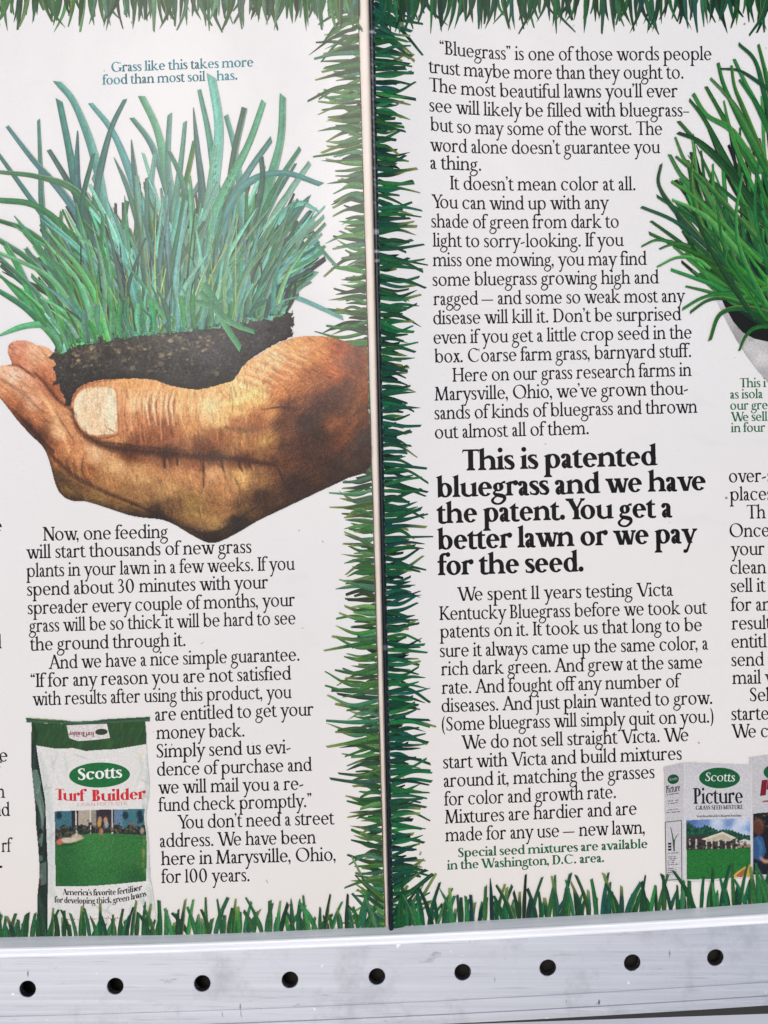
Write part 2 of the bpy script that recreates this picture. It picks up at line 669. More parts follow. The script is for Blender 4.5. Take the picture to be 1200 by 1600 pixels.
            self.cv([(xs, 39, h), (xs - 14, 34, h * 1.2), (9 + s * .4, 25, s * .8), (6 + s * .5, 15, s * 1.02), (11 + s * .3, 5 + s * .1, s * .75), (21 + k * .2, 2.5, h * 1.2), (xs - 1, 13, h * .9)])
            adv = xs + s / 2 + 13
        elif ch == 'g':
            rx = 20.5 + k * .5
            cx = 7 + rx
            self.ring(cx, 42.5, rx, 21.5, sx=s * .95)
            self.cv([(cx - rx * .5, 25, h), (cx - rx * .85, 15, h * 1.3), (cx - rx * .5, 8 - s * .05, h + s * .35), (cx + rx * .4, 4 - s * .1, s * .9), (cx + rx * 1.05, -5, s * .85), (cx + rx * 1.1, -19, s * .7), (cx + rx * .5, -34, h * 1.3),
                     (cx - rx * .2, -38, h * 1.1), (cx - rx * .9, -32, s * .55), (cx - rx * 1.15, -20, s * .65), (cx - rx * .75, -7, h * 1.1), (cx - rx * .1, 3, h)])
            self.cv([(cx + rx * .55, XH - 10, h), (cx + rx * .95, XH - 4, h * 1.2), (cx + rx * 1.35, XH - 3.5, s * .6)])
            adv = cx + rx * 1.3 + 5
        elif ch == 's' or ch == 'S':
            if ch == 's':
                W, H_, o = 36 + k * .7, XH, 6
            else:
                W, H_, o = 48 + k * .7, CAP, 8
            m = s if ch == 's' else S1
            y = H_ / XH
            self.cv([(o + W * .86, H_ - 15 * y, h * .8), (o + W * .78, H_ - 6 * y, h), (o + W * .5, H_ - h * .45, h * 1.1), (o + W * .2, H_ - 7 * y - m * .1, m * .7), (o + W * .15, H_ - 19 * y, m * .85),
                     (o + W * .45, H_ * .55, m), (o + W * .78, H_ * .39, m), (o + W * .87, 14 * y + m * .1, m * .85), (o + W * .72, 5 * y, h + m * .25), (o + W * .45, h * .45, h * 1.1), (o + W * .16, 6 * y, h), (o + W * .05, 16 * y, h * .8)])
            self.quad((o + W * .82, H_ - 17 * y), (o + W * .93, H_ - 18 * y), (o + W * .91, H_ + 1), (o + W * .84, H_ - 5 * y))
            self.quad((o, 18 * y), (o + W * .1, 17 * y), (o + W * .09, 5 * y), (o + W * .02, -1))
            adv = W + 2 * o - 1
        elif ch in 'vwyVWY':
            H_ = XH if ch.islower() else CAP
            thick = (s if ch.islower() else S1) * 1.12
            thin = h * 1.35 + .06 * k
            dx = {'v': 21, 'w': 20, 'y': 21, 'V': 34, 'W': 31, 'Y': 29}[ch] + k * .3
            x = 8 + thick / 2
            if ch in 'vV':
                self.line(x, H_, x + dx, -1, thick)
                self.line(x + dx + thick * .25, -1, x + 2 * dx, H_, thin)
                tops = [(x, thick), (x + 2 * dx, thin)]
                adv = x + 2 * dx + 9
            elif ch in 'wW':
                self.line(x, H_, x + dx, -1, thick)
                self.line(x + dx + thick * .25, -1, x + dx * 1.85, H_, thin)
                self.line(x + dx * 1.75, H_, x + dx * 2.75, -1, thick)
                self.line(x + dx * 2.75 + thick * .25, -1, x + dx * 3.6, H_, thin)
                tops = [(x, thick), (x + dx * 3.6, thin), (x + dx * 1.75, thick * .8)]
                adv = x + dx * 3.6 + 9
            elif ch == 'y':
                self.line(x, H_, x + dx + 1, 0, thick)
                self.line(x + 2 * dx + 1, H_, x + dx * .42, -33, thin)
                self.cv([(x + dx * .46, -30, thin), (x + dx * .25, -38, thin * 1.1), (x - 2, -40, s * .6)])
                self.dot(x - 1, -38, s * .38 + 1)
                tops = [(x, thick), (x + 2 * dx + 1, thin)]
                adv = x + 2 * dx + 9
            else:
                self.line(x, H_, x + dx, 42, thick)
                self.line(x + dx, 42, x + 2 * dx, H_, thin)
                self.stem(x + dx + 1, 0, 46, None, 'ser', S1)
                tops = [(x, thick), (x + 2 * dx, thin)]
                adv = x + 2 * dx + 8
            for tx, tw in tops:
                self.foot(tx, H_, -1, l * .8, l * .8, tw)
        elif ch == 'x' or ch == 'X':
            H_ = XH if ch == 'x' else CAP
            W = 36 + k * .5 if ch == 'x' else 62
            thick = s * 1.25
            self.line(10 + thick / 2, H_, 10 + W, 0, thick)
            self.line(10 + W - 3, H_, 13, 0, h * 1.4)
            for fx, fy, u in ((10 + thick / 2, H_, -1), (7 + W, H_, -1), (13, 0, 1), (10 + W, 0, 1)):
                self.foot(fx, fy, u, l * .7, l * .7, h * 1.4)
            adv = W + 20
        elif ch == 'z' or ch == 'Z':
            H_ = XH if ch == 'z' else CAP
            W = 40 if ch == 'z' else 66
            self.line(6 + s, h, W - s * .3, H_ - h, s * 1.25)
            self.bar(7, W + 2, 0)
            self.bar(5, W, H_ - h)
            self.quad((5, H_ - 13), (7, H_ - 13), (11, H_), (5, H_))
            self.quad((W, 0), (W + 3, 14), (W + 1, 14), (W - 5, 0))
            adv = W + 9
        elif ch == 'A':
            t = h * 1.45
            self.line(9, 0, 42, CAP + 3, t)
            self.line(41, CAP + 3, 76 + k * .4, 0, S1 * 1.1)
            self.bar(20, 62, 33, h)
            self.foot(9, 0, 1, l, l, t)
            self.foot(76 + k * .4, 0, 1, l * .9, l * .8, S1)
            adv = 86 + k * .5
        elif ch in 'BPRDEFLHKTMNU':
            x = 11 + S1 / 2
            if ch not in 'TU':
                self.stem(x, 0, CAP, 'ser', 'ser', S1)
            if ch == 'B':
                self.ring(x + 16, CAP - 24, 23 + k * .4, 24, -90, 90, tilt=0)
                self.ring(x + 18, 26, 27 + k * .4, 26.5, -90, 90, S1, tilt=0)
                self.bar(x, x + 17, CAP - h)
                self.bar(x, x + 18, 48)
                self.bar(x, x + 19, 0)
                adv = x + 52 + k * .5
            elif ch in 'PR':
                self.ring(x + 17, CAP - 27, 25 + k * .4, 27, -90, 90, S1, tilt=0)
                self.bar(x, x + 18, CAP - h)
                self.bar(x, x + 18, CAP - 54)
                adv = x + 49 + k * .5
                if ch == 'R':
                    self.line(x + 18, CAP - 52, x + 48 + k * .3, 0, S1 * 1.15)
                    self.foot(x + 50 + k * .3, 0, 1, l * .3, l * .9, S1)
                    adv = x + 63 + k * .3
            elif ch == 'D':
                self.ring(x + 22, CAP / 2, 44 + k * .3, CAP / 2, -90, 90, S1 * 1.05, tilt=0)
                self.bar(x, x + 23, CAP - h)
                self.bar(x, x + 23, 0)
                adv = x + 73 + k * .3
            elif ch in 'EFL':
                W = {'E': 44, 'F': 42, 'L': 44}[ch] + k * .3
                if ch != 'L':
                    self.bar(x, x + W - 3, CAP - h)
                    self.quad((x + W - 8, CAP - h), (x + W - 3, CAP - 17), (x + W - 1.5, CAP - 17), (x + W - 3, CAP))
                    self.bar(x, x + W - 14, 49)
                    self.quad((x + W - 14, 41), (x + W - 12, 41), (x + W - 12, 60), (x + W - 14, 60))
                if ch != 'F':
                    self.bar(x, x + W, 0)
                    self.quad((x + W - 7, h), (x + W, 0), (x + W + 4, 19), (x + W + 2, 19))
                adv = x + W + 7
            elif ch == 'H':
                xr = x + 60 + k * .3
                self.stem(xr, 0, CAP, 'ser', 'ser', S1)
                self.bar(x, xr, 48)
                adv = xr + S1 / 2 + 11
            elif ch == 'K':
                self.line(x + s * .4, 40, x + 48, CAP - 1, h * 1.5)
                self.foot(x + 48, CAP, -1, l, l, h)
                self.line(x + 16, 52, x + 56, 0, S1 * 1.25)
                self.foot(x + 58, 0, 1, l * .3, l, S1)
                adv = x + 72
            elif ch == 'T':
                W = 70 + k * .4
                x = 6 + W / 2
                self.stem(x, 0, CAP, None, 'ser', S1)
                self.bar(7, 5 + W, CAP - h)
                self.quad((3, CAP - 17), (5, CAP - 17), (11, CAP - h), (6, CAP + 1))
                self.quad((W + 7, CAP - 17), (W + 9, CAP - 17), (W + 6, CAP + 1), (W + 1, CAP - h))
                adv = W + 12
            elif ch == 'M':
                # splayed capital
                self.parts = []
                t = h * 1.5
                xr = 92 + k * .4
                self.line(12, 0, 18, CAP, t)
                self.line(19, CAP, 50 + k * .2, 0, S1 * 1.1)
                self.line(50 + k * .2, 0, 84 + k * .2, CAP, t)
                self.line(84 + k * .4, CAP, xr, 0, S1)
                self.foot(12, 0, 1, l, l, t)
                self.foot(xr, 0, 1, l, l, S1)
                self.foot(16, CAP, -1, l * .8, 2, t)
                self.foot(86 + k * .4, CAP, -1, 1, l * .8, t)
                adv = xr + S1 / 2 + 11
            elif ch == 'N':
                self.parts = []
                t = h * 1.4
                xr = 74 + k * .3
                self.stem(14, 0, CAP, None, 'ser', t)
                self.stem(xr, 0, CAP, 'ser', None, t)
                self.line(14, CAP, xr, -1, S1 * 1.35)
                self.foot(12, CAP, -1, l, 2, t)
                adv = xr + 12
            elif ch == 'U':
                x = 12 + S1 / 2
                xr = x + 54
                self.stem(x, 26, CAP, 'ser', None, S1)
                self.cv([(x, 30, S1), (x + 3, 14, S1 * .9), (x + 14, 3, h + s * .3), (x + 28, 1.5, h * 1.2), (xr - 6, 10, h * 1.2), (xr, 30, h * 1.3)])
                self.stem(xr, 28, CAP, 'ser', None, h * 1.3)
                adv = xr + 14
        elif ch in 'OCG0':
            rx, ry = (51 + k * .3, 51.5) if ch != '0' else (31 + k * .3, 51.5)
            cx = 6 + rx
            if ch in 'O0':
                self.ring(cx, CAP / 2, rx, ry, sx=S1 * 1.05)
                adv = 12 + 2 * rx
            else:
                rx = 49 + k * .3
                cx = 6 + rx
                self.ring(cx, CAP / 2, rx, ry, 46, 318, sx=S1 * 1.05)
                ex = cx + rx * .76
                self.quad((ex - 5, CAP - 15), (ex + 2, CAP - 26), (ex + 4, CAP - 26), (ex + 3, CAP + 1))
                adv = cx + rx + 1
                if ch == 'G':
                    self.stem(ex + 1, 6, 42, 'ser', None, S1)
                    adv = cx + rx + 8
        elif ch == '3':
            self.cv([(10, CAP - 18, h), (18, CAP - 4, h * 1.2), (32, CAP - 5, s * .7), (40, CAP - 20, s), (34, CAP - 38, s * .7), (20, CAP - 46, h)])
            self.cv([(20, CAP - 46, h), (38, CAP - 52, s * .8), (46, CAP - 70, s), (38, 10, s * .8), (22, 2, h * 1.2), (8, 8, h * 1.3)])
            adv = 58
        elif ch == '.':
            self.dot(16 + k * .2, s * .45 + 2, s * .45 + 3)
            adv = 30 + k * .4
        elif ch == ',':
            self.dot(11, s * .45 + 2, s * .45 + 3)
            self.cv([(13 + s * .15, 4, s * .7), (13 + s * .1, -8, s * .45), (8, -17, h * .7)])
            adv = 22 + k * .5
        elif ch in '’”':
            for i in range(1 if ch == '’' else 2):
                o = i * (17 + k * .5)
                self.dot(11 + o, CAP - 5, s * .42 + 2.5)
                self.cv([(13 + s * .12 + o, CAP - 4, s * .7), (13 + s * .1 + o, CAP - 15, s * .45), (8 + o, CAP - 24, h * .7)])
            adv = 20 if ch == '’' else 38
        elif ch == '“':
            for i in range(2):
                o = i * (17 + k * .5)
                self.dot(11 + o, CAP - 20, s * .42 + 2.5)
                self.cv([(9 - s * .12 + o, CAP - 21, s * .7), (9 - s * .1 + o, CAP - 10, s * .45), (14 + o, CAP - 1, h * .7)])
            adv = 40
        elif ch == '-':
            self.quad((5, 22), (36, 31), (36, 31 + s * .75), (5, 22 + s * .75))
            adv = 42
        elif ch == '–':
            self.bar(4, 50, 28, h * 1.15)
            adv = 54
        elif ch == '—':
            self.bar(0, 92, 28, h * 1.15)
            adv = 95
        elif ch == '(' or ch == ')':
            sg = 1 if ch == '(' else -1
            o = 24 if ch == '(' else 6
            self.cv([(o, CAP + 6, h * .8), (o - sg * 12, CAP - 22, s * .75), (o - sg * 16, 38, s), (o - sg * 12, 0, s * .75), (o, -26, h * .8)])
            adv = 30
        if ch.isalpha():
            adv -= 3.4 + 0.32 * k
        # flatten to vertices and quads; every stroke of a letter on its own film of ink
        V, Q, Lr, n = [], [], [], 0
        for i, p in enumerate(self.parts):
            if p[0] == 'q':
                v = p[1]
                q = [(0, 1, 2, 3)]
            else:
                a, b = p[1], p[2]
                m = len(a)
                v = np.vstack([a, b])
                q = [(j, j + 1, m + j + 1, m + j) for j in range(m - 1)]
            V.append(v)
            Q.append(np.asarray(q) + n)
            Lr.append(np.full(len(v), i))
            n += len(v)
        if V:
            V, Q, Lr = np.concatenate(V), np.concatenate(Q), np.concatenate(Lr)
            # wind every face towards the reader
            p = V[Q]
            ar = (p[:, 0, 0] * p[:, 1, 1] - p[:, 1, 0] * p[:, 0, 1] + p[:, 1, 0] * p[:, 2, 1] - p[:, 2, 0] * p[:, 1, 1]
                  + p[:, 2, 0] * p[:, 3, 1] - p[:, 3, 0] * p[:, 2, 1] + p[:, 3, 0] * p[:, 0, 1] - p[:, 0, 0] * p[:, 3, 1])
            Q[ar < 0] = Q[ar < 0][:, ::-1]
            r = (V, Q, Lr, adv * self.wide)
        else:
            r = (None, None, None, adv * self.wide)
        self.cache[ch] = r
        return r


NAT = 0.955
KERN = {'Th': -4, 'We': -13, 'Yo': -20, 'Vi': -4, 'Tu': -14, 'r,': -6, 'y.': -3, 'w.': -3, 'w,': -6, 'y,': -6, 'f ': -4, ' W': -4, ' Y': -4, 'ev': -3, 've': -3, 'wn': 0, '.Y': -6, 'Ke': -4, 'Pi': -2, 'fo': -4, 'fe': -4, 'fa': -4, 'AM': 0}


def text(acc, face, string, path, size, side, dz, col, slant=-0.021, rot180=False, var=0.0):
    """one printed line: path = baseline points (first = left ink edge, last = right ink edge), or one point and natural width"""
    pos, x = [], 0.0
    for i, ch in enumerate(string):
        g = face.glyph(ch)
        if i:
            x += KERN.get(string[i - 1] + ch, 0)
        pos.append((x, g))
        x += g[3]
    g0 = [(p, g) for p, g in pos if g[0] is not None]
    lo = g0[0][0] + g0[0][1][0][:, 0].min() * face.wide
    hi = g0[-1][0] + g0[-1][1][0][:, 0].max() * face.wide
    path = np.asarray(path, float)
    if len(path) == 1:
        wpx = (hi - lo) * size / CAP * NAT
        path = np.vstack([path[0], path[0] + (wpx, -0.018 * wpx)])
    u = size / CAP
    sx = (path[-1, 0] - path[0, 0]) / (hi - lo)
    sgn = -1 if rot180 else 1
    fine = smooth_path(path, 8) if len(path) > 2 else path
    for p, g in g0:
        V, Q, Lr, _ = g
        gx = path[0, 0] + (p + V[:, 0] * face.wide - lo) * sx
        cx = gx.mean()
        by = np.interp(gx, fine[:, 0], fine[:, 1])
        X = gx + slant * V[:, 1] * u * sgn
        Y = by - V[:, 1] * u * sgn
        if rot180:
            X = path[0, 0] + path[-1, 0] - X
        c = ink(col)
        if var:
            c = c * (1 + rng.uniform(-var, var))
        acc.add(on_page(X, Y, side, dz + Lr * 1.5e-6), q=Q, c=c)

# ------------------------------------------------------------------ setting
def rail_y(px):                # line of the rail's front lip (slightly bowed)
    px = np.asarray(px, float)
    return 1484.5 - 0.0233 * px - 1.806e-5 * px * px


def simple_mat(name, col, rough=0.6, metal=0.0, var=0.15, scale=20.0):
    m, nt, bs = nodes_of(name)
    co = paper_coords(nt)
    c = np.array(col)
    a = tuple(c * (1 - var)) + (1,)
    b = tuple(np.minimum(c * (1 + var), 0.95)) + (1,)
    nt.links.new(mix(nt, a, b, noise(nt, co, scale, 5.0)), bs.inputs['Base Color'])
    bs.inputs['Roughness'].default_value = rough
    bs.inputs['Metallic'].default_value = metal
    return m


def box(name, lo, hi, mat, parent=None, bevel=0.0):
    import bmesh
    bm = bmesh.new()
    bmesh.ops.create_cube(bm, size=1.0)
    for v in bm.verts:
        v.co = Vector([lo[i] + (v.co[i] + 0.5) * (hi[i] - lo[i]) for i in range(3)])
    if bevel:
        bmesh.ops.bevel(bm, geom=list(bm.edges), offset=bevel, segments=2, affect='EDGES')
    me = bpy.data.meshes.new(name)
    bm.to_mesh(me)
    bm.free()
    me.materials.append(mat)
    o = bpy.data.objects.new(name, me)
    scene.collection.objects.link(o)
    o.parent = parent
    return o


floor = box('floor', (-6, -6, -0.52), (6, 6, -0.50), simple_mat('pale_concrete', (0.74, 0.74, 0.75), 0.8, 0, 0.12, 6.0))
floor['kind'] = 'structure'

board = thing('display_board', 'dark sloping board behind the open magazine, seen as a black strip under the metal rail', 'board', loc=(0, 0.004, 0))
M_BOARD = simple_mat('dark_painted_board', (0.018, 0.017, 0.017), 0.6, 0, 0.3, 40.0)
# lower edge runs with the rail
xs = np.linspace(-700, 1900, 40)
low = 1593.5 + (1200 - xs) * 0.034
V = []
for h, off in ((0.0, 0), (-0.018, 0)):
    V.append(np.stack([(xs - 600) * S, np.full_like(xs, -h), (800 - low) * S], -1))
    V.append(np.stack([(xs - 600) * S, np.full_like(xs, -h), np.full_like(xs, 0.19)], -1))
n = len(xs)
V = np.concatenate(V)
i = np.arange(n - 1)
F = np.concatenate([np.stack([i, i + 1, n + i + 1, n + i], 1), np.stack([2 * n + i, 3 * n + i, 3 * n + i + 1, 2 * n + i + 1], 1),
                    np.stack([i, 2 * n + i, 2 * n + i + 1, i + 1], 1), np.stack([n + i, n + i + 1, 3 * n + i + 1, 3 * n + i], 1),
                    np.array([[0, n, 3 * n, 2 * n], [n - 1, 3 * n - 1, 4 * n - 1, 2 * n - 1]])])
new_mesh('panel', V, F, M_BOARD, board)


# ------------------------------------------------------------------ perforated aluminium rail
def metal_mat(name, base, rough, worn=True):
    m, nt, bs = nodes_of(name)
    co = paper_coords(nt)
    mp = N(nt, 'ShaderNodeMapping')
    mp.inputs['Scale'].default_value = (9, 900, 900)
    nt.links.new(co, mp.inputs[0])
    streak = noise(nt, mp.outputs[0], 1.0, 4.0, 0.65)
    mp2 = N(nt, 'ShaderNodeMapping')
    mp2.inputs['Scale'].default_value = (26, 240, 240)
    nt.links.new(co, mp2.inputs[0])
    streak2 = noise(nt, mp2.outputs[0], 1.0, 3.0, 0.6)
    c = mix(nt, tuple(base * 0.86) + (1,), tuple(base) + (1,), ramp(nt, streak, 0.3, 0.7))
    c = mix(nt, c, tuple(base * 0.80) + (1,), ramp(nt, streak2, 0.58, 0.80))
    if worn:                                       # grime, rubbed smears and small nicks
        c = mix(nt, c, tuple(base * 0.68) + (1,), ramp(nt, noise(nt, co, 60.0, 6.0, 0.7), 0.52, 0.74))
        mp3 = N(nt, 'ShaderNodeMapping')
        mp3.inputs['Scale'].default_value = (60, 200, 200)
        nt.links.new(co, mp3.inputs[0])
        c = mix(nt, c, (0.24, 0.24, 0.26, 1), ramp(nt, noise(nt, mp3.outputs[0], 1.6, 5.0, 0.75), 0.64, 0.80))
        mp4 = N(nt, 'ShaderNodeMapping')
        mp4.inputs['Scale'].default_value = (420, 300, 130)
        mp4.inputs['Rotation'].default_value = (0, 0.5, 0)
        nt.links.new(co, mp4.inputs[0])
        c = mix(nt, c, (0.10, 0.10, 0.11, 1), ramp(nt, noise(nt, mp4.outputs[0], 1.0, 2.0, 0.5), 0.74, 0.80))
        mp5 = N(nt, 'ShaderNodeMapping')
        mp5.inputs['Scale'].default_value = (40, 1500, 1500)
        mp5.inputs['Rotation'].default_value = (0, 0.03, 0)
        nt.links.new(co, mp5.inputs[0])
        c = mix(nt, c, tuple(base * 0.72) + (1,), ramp(nt, noise(nt, mp5.outputs[0], 1.0, 2.0, 0.6), 0.62, 0.74))
        c = mix(nt, c, (0.92, 0.92, 0.93, 1), ramp(nt, noise(nt, co, 330.0, 2.0), 0.735, 0.79))
    nt.links.new(c, bs.inputs['Base Color'])
    bs.inputs['Metallic'].default_value = 1.0
    rr = N(nt, 'ShaderNodeMapRange')
    rr.inputs['To Min'].default_value = rough * 0.8
    rr.inputs['To Max'].default_value = rough * 1.25
    nt.links.new(streak2, rr.inputs['Value'])
    nt.links.new(rr.outputs[0], bs.inputs['Roughness'])
    b = N(nt, 'ShaderNodeBump')
    b.inputs['Strength'].default_value = 0.25
    b.inputs['Distance'].default_value = 0.0001
    nt.links.new(streak, b.inputs['Height'])
    nt.links.new(b.outputs[0], bs.inputs['Normal'])
    return m


M_ALU = metal_mat('brushed_aluminium', np.array([0.69, 0.70, 0.735]), 0.40)
M_LIP = metal_mat('polished_aluminium_edge', np.array([0.94, 0.96, 0.98]), 0.45, False)
M_LIP.node_tree.nodes['Principled BSDF'].inputs['Metallic'].default_value = 0.12
M_CUT = metal_mat('drilled_aluminium', np.array([0.82, 0.82, 0.84]), 0.3, False)

rail = thing('perforated_rail', 'silver brushed aluminium ledge with a row of drilled round holes under the magazine', 'metal rail')
FH = 0.0082                                         # the ledge stands this far out of the page plane


def rail_pt(px, off, h):
    """point on the rail: off = measured units below the front lip as seen at the front face"""
    px = np.asarray(px, float)
    return proj(px, rail_y(px) + off, h)


def lift(px, zoff, h):
    """rail cross-section: vertical offset zoff (units at the front face) and height h, in true geometry"""
    base = proj(px, rail_y(px), FH)
    f = (D - FH) / D * S
    base[..., 2] -= zoff * f
    base[..., 1] = -h
    return base


def extrude(name, prof, mat, parent, x0=-520, x1=1720, nx=150, smooth=False):
    px = np.linspace(x0, x1, nx)
    rows = [lift(px, z, h) for z, h in prof]
    V = np.concatenate(rows)
    m = len(prof)
    i = np.arange(nx - 1)
    F = [np.stack([r * nx + i, (r + 1) * nx + i, (r + 1) * nx + i + 1, r * nx + i + 1], 1) for r in range(m - 1)]
    return new_mesh(name, V, np.concatenate(F), mat, parent, smooth=smooth)


# top plate with a rounded front edge and the step under it
lip = [(-10.2, -0.0035), (-8.4, 0.001), (-2.9, FH - 0.0016), (-2.6, FH - 0.0012)]
for a in np.linspace(0, 90, 13):
    lip.append((-2.6 + 3.6 * (1 - math.cos(math.radians(a))), FH - 0.0008 + 0.0009 * math.sin(math.radians(a))))
lip += [(2.0, FH + 0.0001), (4.6, FH - 0.00008), (6.6, FH - 0.00026), (8.6, FH - 0.00034), (10.6, FH - 0.00030), (12.2, FH - 0.00002)]
extrude('ledge', lip, M_LIP, rail, smooth=False)

HOLES = [-229.5, -93.5, 43, 180, 316, 453, 589, 723, 856, 988, 1118, 1247, 1375]
HOFF = [62, 62, 62, 61.3, 61.5, 61, 61.5, 61, 61, 60.5, 60.5, 60.5, 60.5]
HR = 12.3
face_v, face_q, n0 = [], [], 0
hole_v, hole_q, hn = [], [], 0
rim_v, rim_q, rn = [], [], 0
cuts = [-520] + [(HOLES[i] + HOLES[i + 1]) / 2 for i in range(len(HOLES) - 1)] + [1720]
SEG = 48
TOP, BOT = 12.2, 101.0
ang = np.linspace(0, 2 * np.pi, SEG, endpoint=False)
for k, (hx, ho) in enumerate(zip(HOLES, HOFF)):
    xa, xb = cuts[k], cuts[k + 1]
    # plate around the hole: rings from the hole edge out to the rectangle of this bay
    def rect_pt(t):
        c, s_ = math.cos(t), math.sin(t)
        f = min(((xb - hx) if c > 0 else (hx - xa)) / max(abs(c), 1e-6), ((BOT - ho) if s_ > 0 else (ho - TOP)) / max(abs(s_), 1e-6))
        return hx + c * f, ho + s_ * f
    corners = [math.atan2((b - ho), (a - hx)) % (2 * np.pi) for a in (xa, xb) for b in (TOP, BOT)]
    ts = np.array(sorted(set(list(ang) + corners)))
    outer = np.array([rect_pt(t) for t in ts])
    inner = np.stack([hx + HR * 1.10 * np.cos(ts), ho + HR * 1.10 * np.sin(ts)], 1)
    rings = [inner + (outer - inner) * f for f in (0, 0.03, 0.08, 0.2, 0.5, 1.0)]
    m = len(ts)
    for rg in rings:
        face_v.append(lift(rg[:, 0], rg[:, 1], np.full(m, FH)))
    j = np.arange(m)
    jn = (j + 1) % m
    for r in range(len(rings) - 1):
        face_q.append(np.stack([n0 + r * m + j, n0 + r * m + jn, n0 + (r + 1) * m + jn, n0 + (r + 1) * m + j], 1))
    n0 += m * len(rings)
    # countersunk rim and bore
    c48 = np.stack([np.cos(ang), np.sin(ang)], 1)
    prof = [(HR * 1.10, FH), (HR * 1.05, FH - 0.00007), (HR, FH - 0.0003), (HR, FH - 0.0028), (HR * 1.6, FH - 0.0028)]
    for r_, h_ in prof:
        hole_v.append(lift(hx + c48[:, 0] * r_, ho + c48[:, 1] * r_, np.full(SEG, h_)))
    j = np.arange(SEG)
    jn = (j + 1) % SEG
    for r in range(len(prof) - 1):
        hole_q.append(np.stack([hn + r * SEG + j, hn + (r + 1) * SEG + j, hn + (r + 1) * SEG + jn, hn + r * SEG + jn], 1))
    o = new_mesh('hole', np.concatenate(hole_v), np.concatenate(hole_q), M_CUT, rail, smooth=True)
    hole_v, hole_q, hn = [], [], 0
new_mesh('front_plate', np.concatenate(face_v), np.concatenate(face_q), M_ALU, rail)
# flutes along the bottom
extrude('flute', [(101.0, FH), (102.0, FH - 0.00022), (103.0, FH - 0.00022), (104.6, FH + 0.00002), (114.0, FH + 0.00003), (123.2, FH + 0.00002), (124.0, FH - 0.0003), (125.0, FH - 0.0003),
                 (126.2, FH), (133, FH + 0.00001), (140.4, FH - 0.00003), (142.4, FH - 0.0014), (143.6, FH - 0.003), (143.6, -0.0035)], M_ALU, rail)
M_DARK = simple_mat('hollow_inside', (0.02, 0.018, 0.016), 0.8)
extrude('back_plate', [(-2.5, -0.0005), (143.5, -0.0005)], M_DARK, rail)

# ------------------------------------------------------------------ the magazine
mag = thing('open_magazine', 'open magazine showing a two page lawn grass advertisement, standing on the metal rail', 'magazine')


def page(name, side, x_of, y0, nx=90, ny=110):
    ys = np.linspace(y0, 1500, ny)
    t = np.linspace(0, 1, nx) ** 1.4
    X, Y, Hh = [], [], []
    for y in ys:
        a, b = x_of(y)
        # finer toward the gutter
        x = b - (b - a) * t[::-1] if side == 0 else a + (b - a) * t
        X.append(x)
        Y.append(np.full(nx, y))
    X, Y = np.array(X), np.array(Y)
    # foot of the page stays above the ledge
    Y = np.minimum(Y, foot_y(X))
    V = on_page(X.ravel(), Y.ravel(), side, 0.0)
    idx = np.arange(nx * ny).reshape(ny, nx)
    q = np.stack([idx[1:, :-1].ravel(), idx[1:, 1:].ravel(), idx[:-1, 1:].ravel(), idx[:-1, :-1].ravel()], 1)
    nonflat = np.abs(Y.ravel()[q[:, 0]] - Y.ravel()[q[:, 3]]) > 1e-6
    return new_mesh(name, V, q[nonflat], M_PAPER, mag, smooth=True)


def foot_y(px):                # where the paper meets the ledge
    return rail_y(px) - 15.0


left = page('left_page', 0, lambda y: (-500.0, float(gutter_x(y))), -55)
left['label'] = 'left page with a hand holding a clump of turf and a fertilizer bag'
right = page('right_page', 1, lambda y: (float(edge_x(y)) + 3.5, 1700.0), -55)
right['label'] = 'right page with bold black headline and seed boxes'

# stack of sheets behind the two pages
M_STACK = simple_mat('paper_stack', (0.66, 0.62, 0.57), 0.7, 0, 0.08, 900.0)
ysb = 1465
box('page_block', (-(600 + 490) * S, -0.0008, (800 - 1440) * S), ((1690 - 600) * S, 0.0036, (800 + 50) * S), M_STACK, mag)

# cream inner margin rolling up to the worn edge of the right page
M_MARGIN, nt_, bs_ = nodes_of('cream_margin_paper')
co_ = paper_coords(nt_)
nt_.links.new(mix(nt_, (0.86, 0.79, 0.71, 1), (0.78, 0.70, 0.62, 1), ramp(nt_, noise(nt_, co_, 90.0, 5.0), 0.35, 0.7)), bs_.inputs['Base Color'])
bs_.inputs['Roughness'].default_value = 0.4
bumped(nt_, bs_, co_)
ys = np.linspace(-55, 1462, 120)
rows = []
prof = [(-0.25, 0.0021), (0.0, 0.0022), (0.15, 0.00228), (0.4, 0.00236), (0.6, 0.00242), (0.78, 0.00242), (0.93, 0.0023), (1.0, 0.0020)]
for t, h in prof:
    a, b = gutter_x(ys) + 0.3, edge_x(ys) - 5.2
    rows.append(proj(a + (b - a) * t, ys, np.full_like(ys, h)))
n = len(ys)
i = np.arange(n - 1)
new_mesh('gutter_margin', np.concatenate(rows), np.concatenate([np.stack([r * n + i, r * n + i + 1, (r + 1) * n + i + 1, (r + 1) * n + i], 1) for r in range(len(prof) - 1)]),
         M_MARGIN, mag, smooth=True)
# cut edge of the left page, its slight shadow painted as a thin brown line
acc = Acc()
yy = np.linspace(-55, 1452, 160)
wv = 0.25 * np.sin(yy * 0.05) + 0.9 + 0.6 * np.clip(yy / 900, 0, 1)
a = proj(gutter_x(yy) - 0.2, yy, relief(gutter_x(yy), yy, 0) + 4e-6)
b = proj(gutter_x(yy) + wv, yy, relief(gutter_x(yy), yy, 0) - 0.0006)
j = np.arange(len(yy) - 1)
acc.add(np.concatenate([a, b]), q=np.stack([j, j + len(yy), j + len(yy) + 1, j + 1], 1), c=ink((150, 122, 94)))
acc.build('cut_edge_shade', M_INK, left)

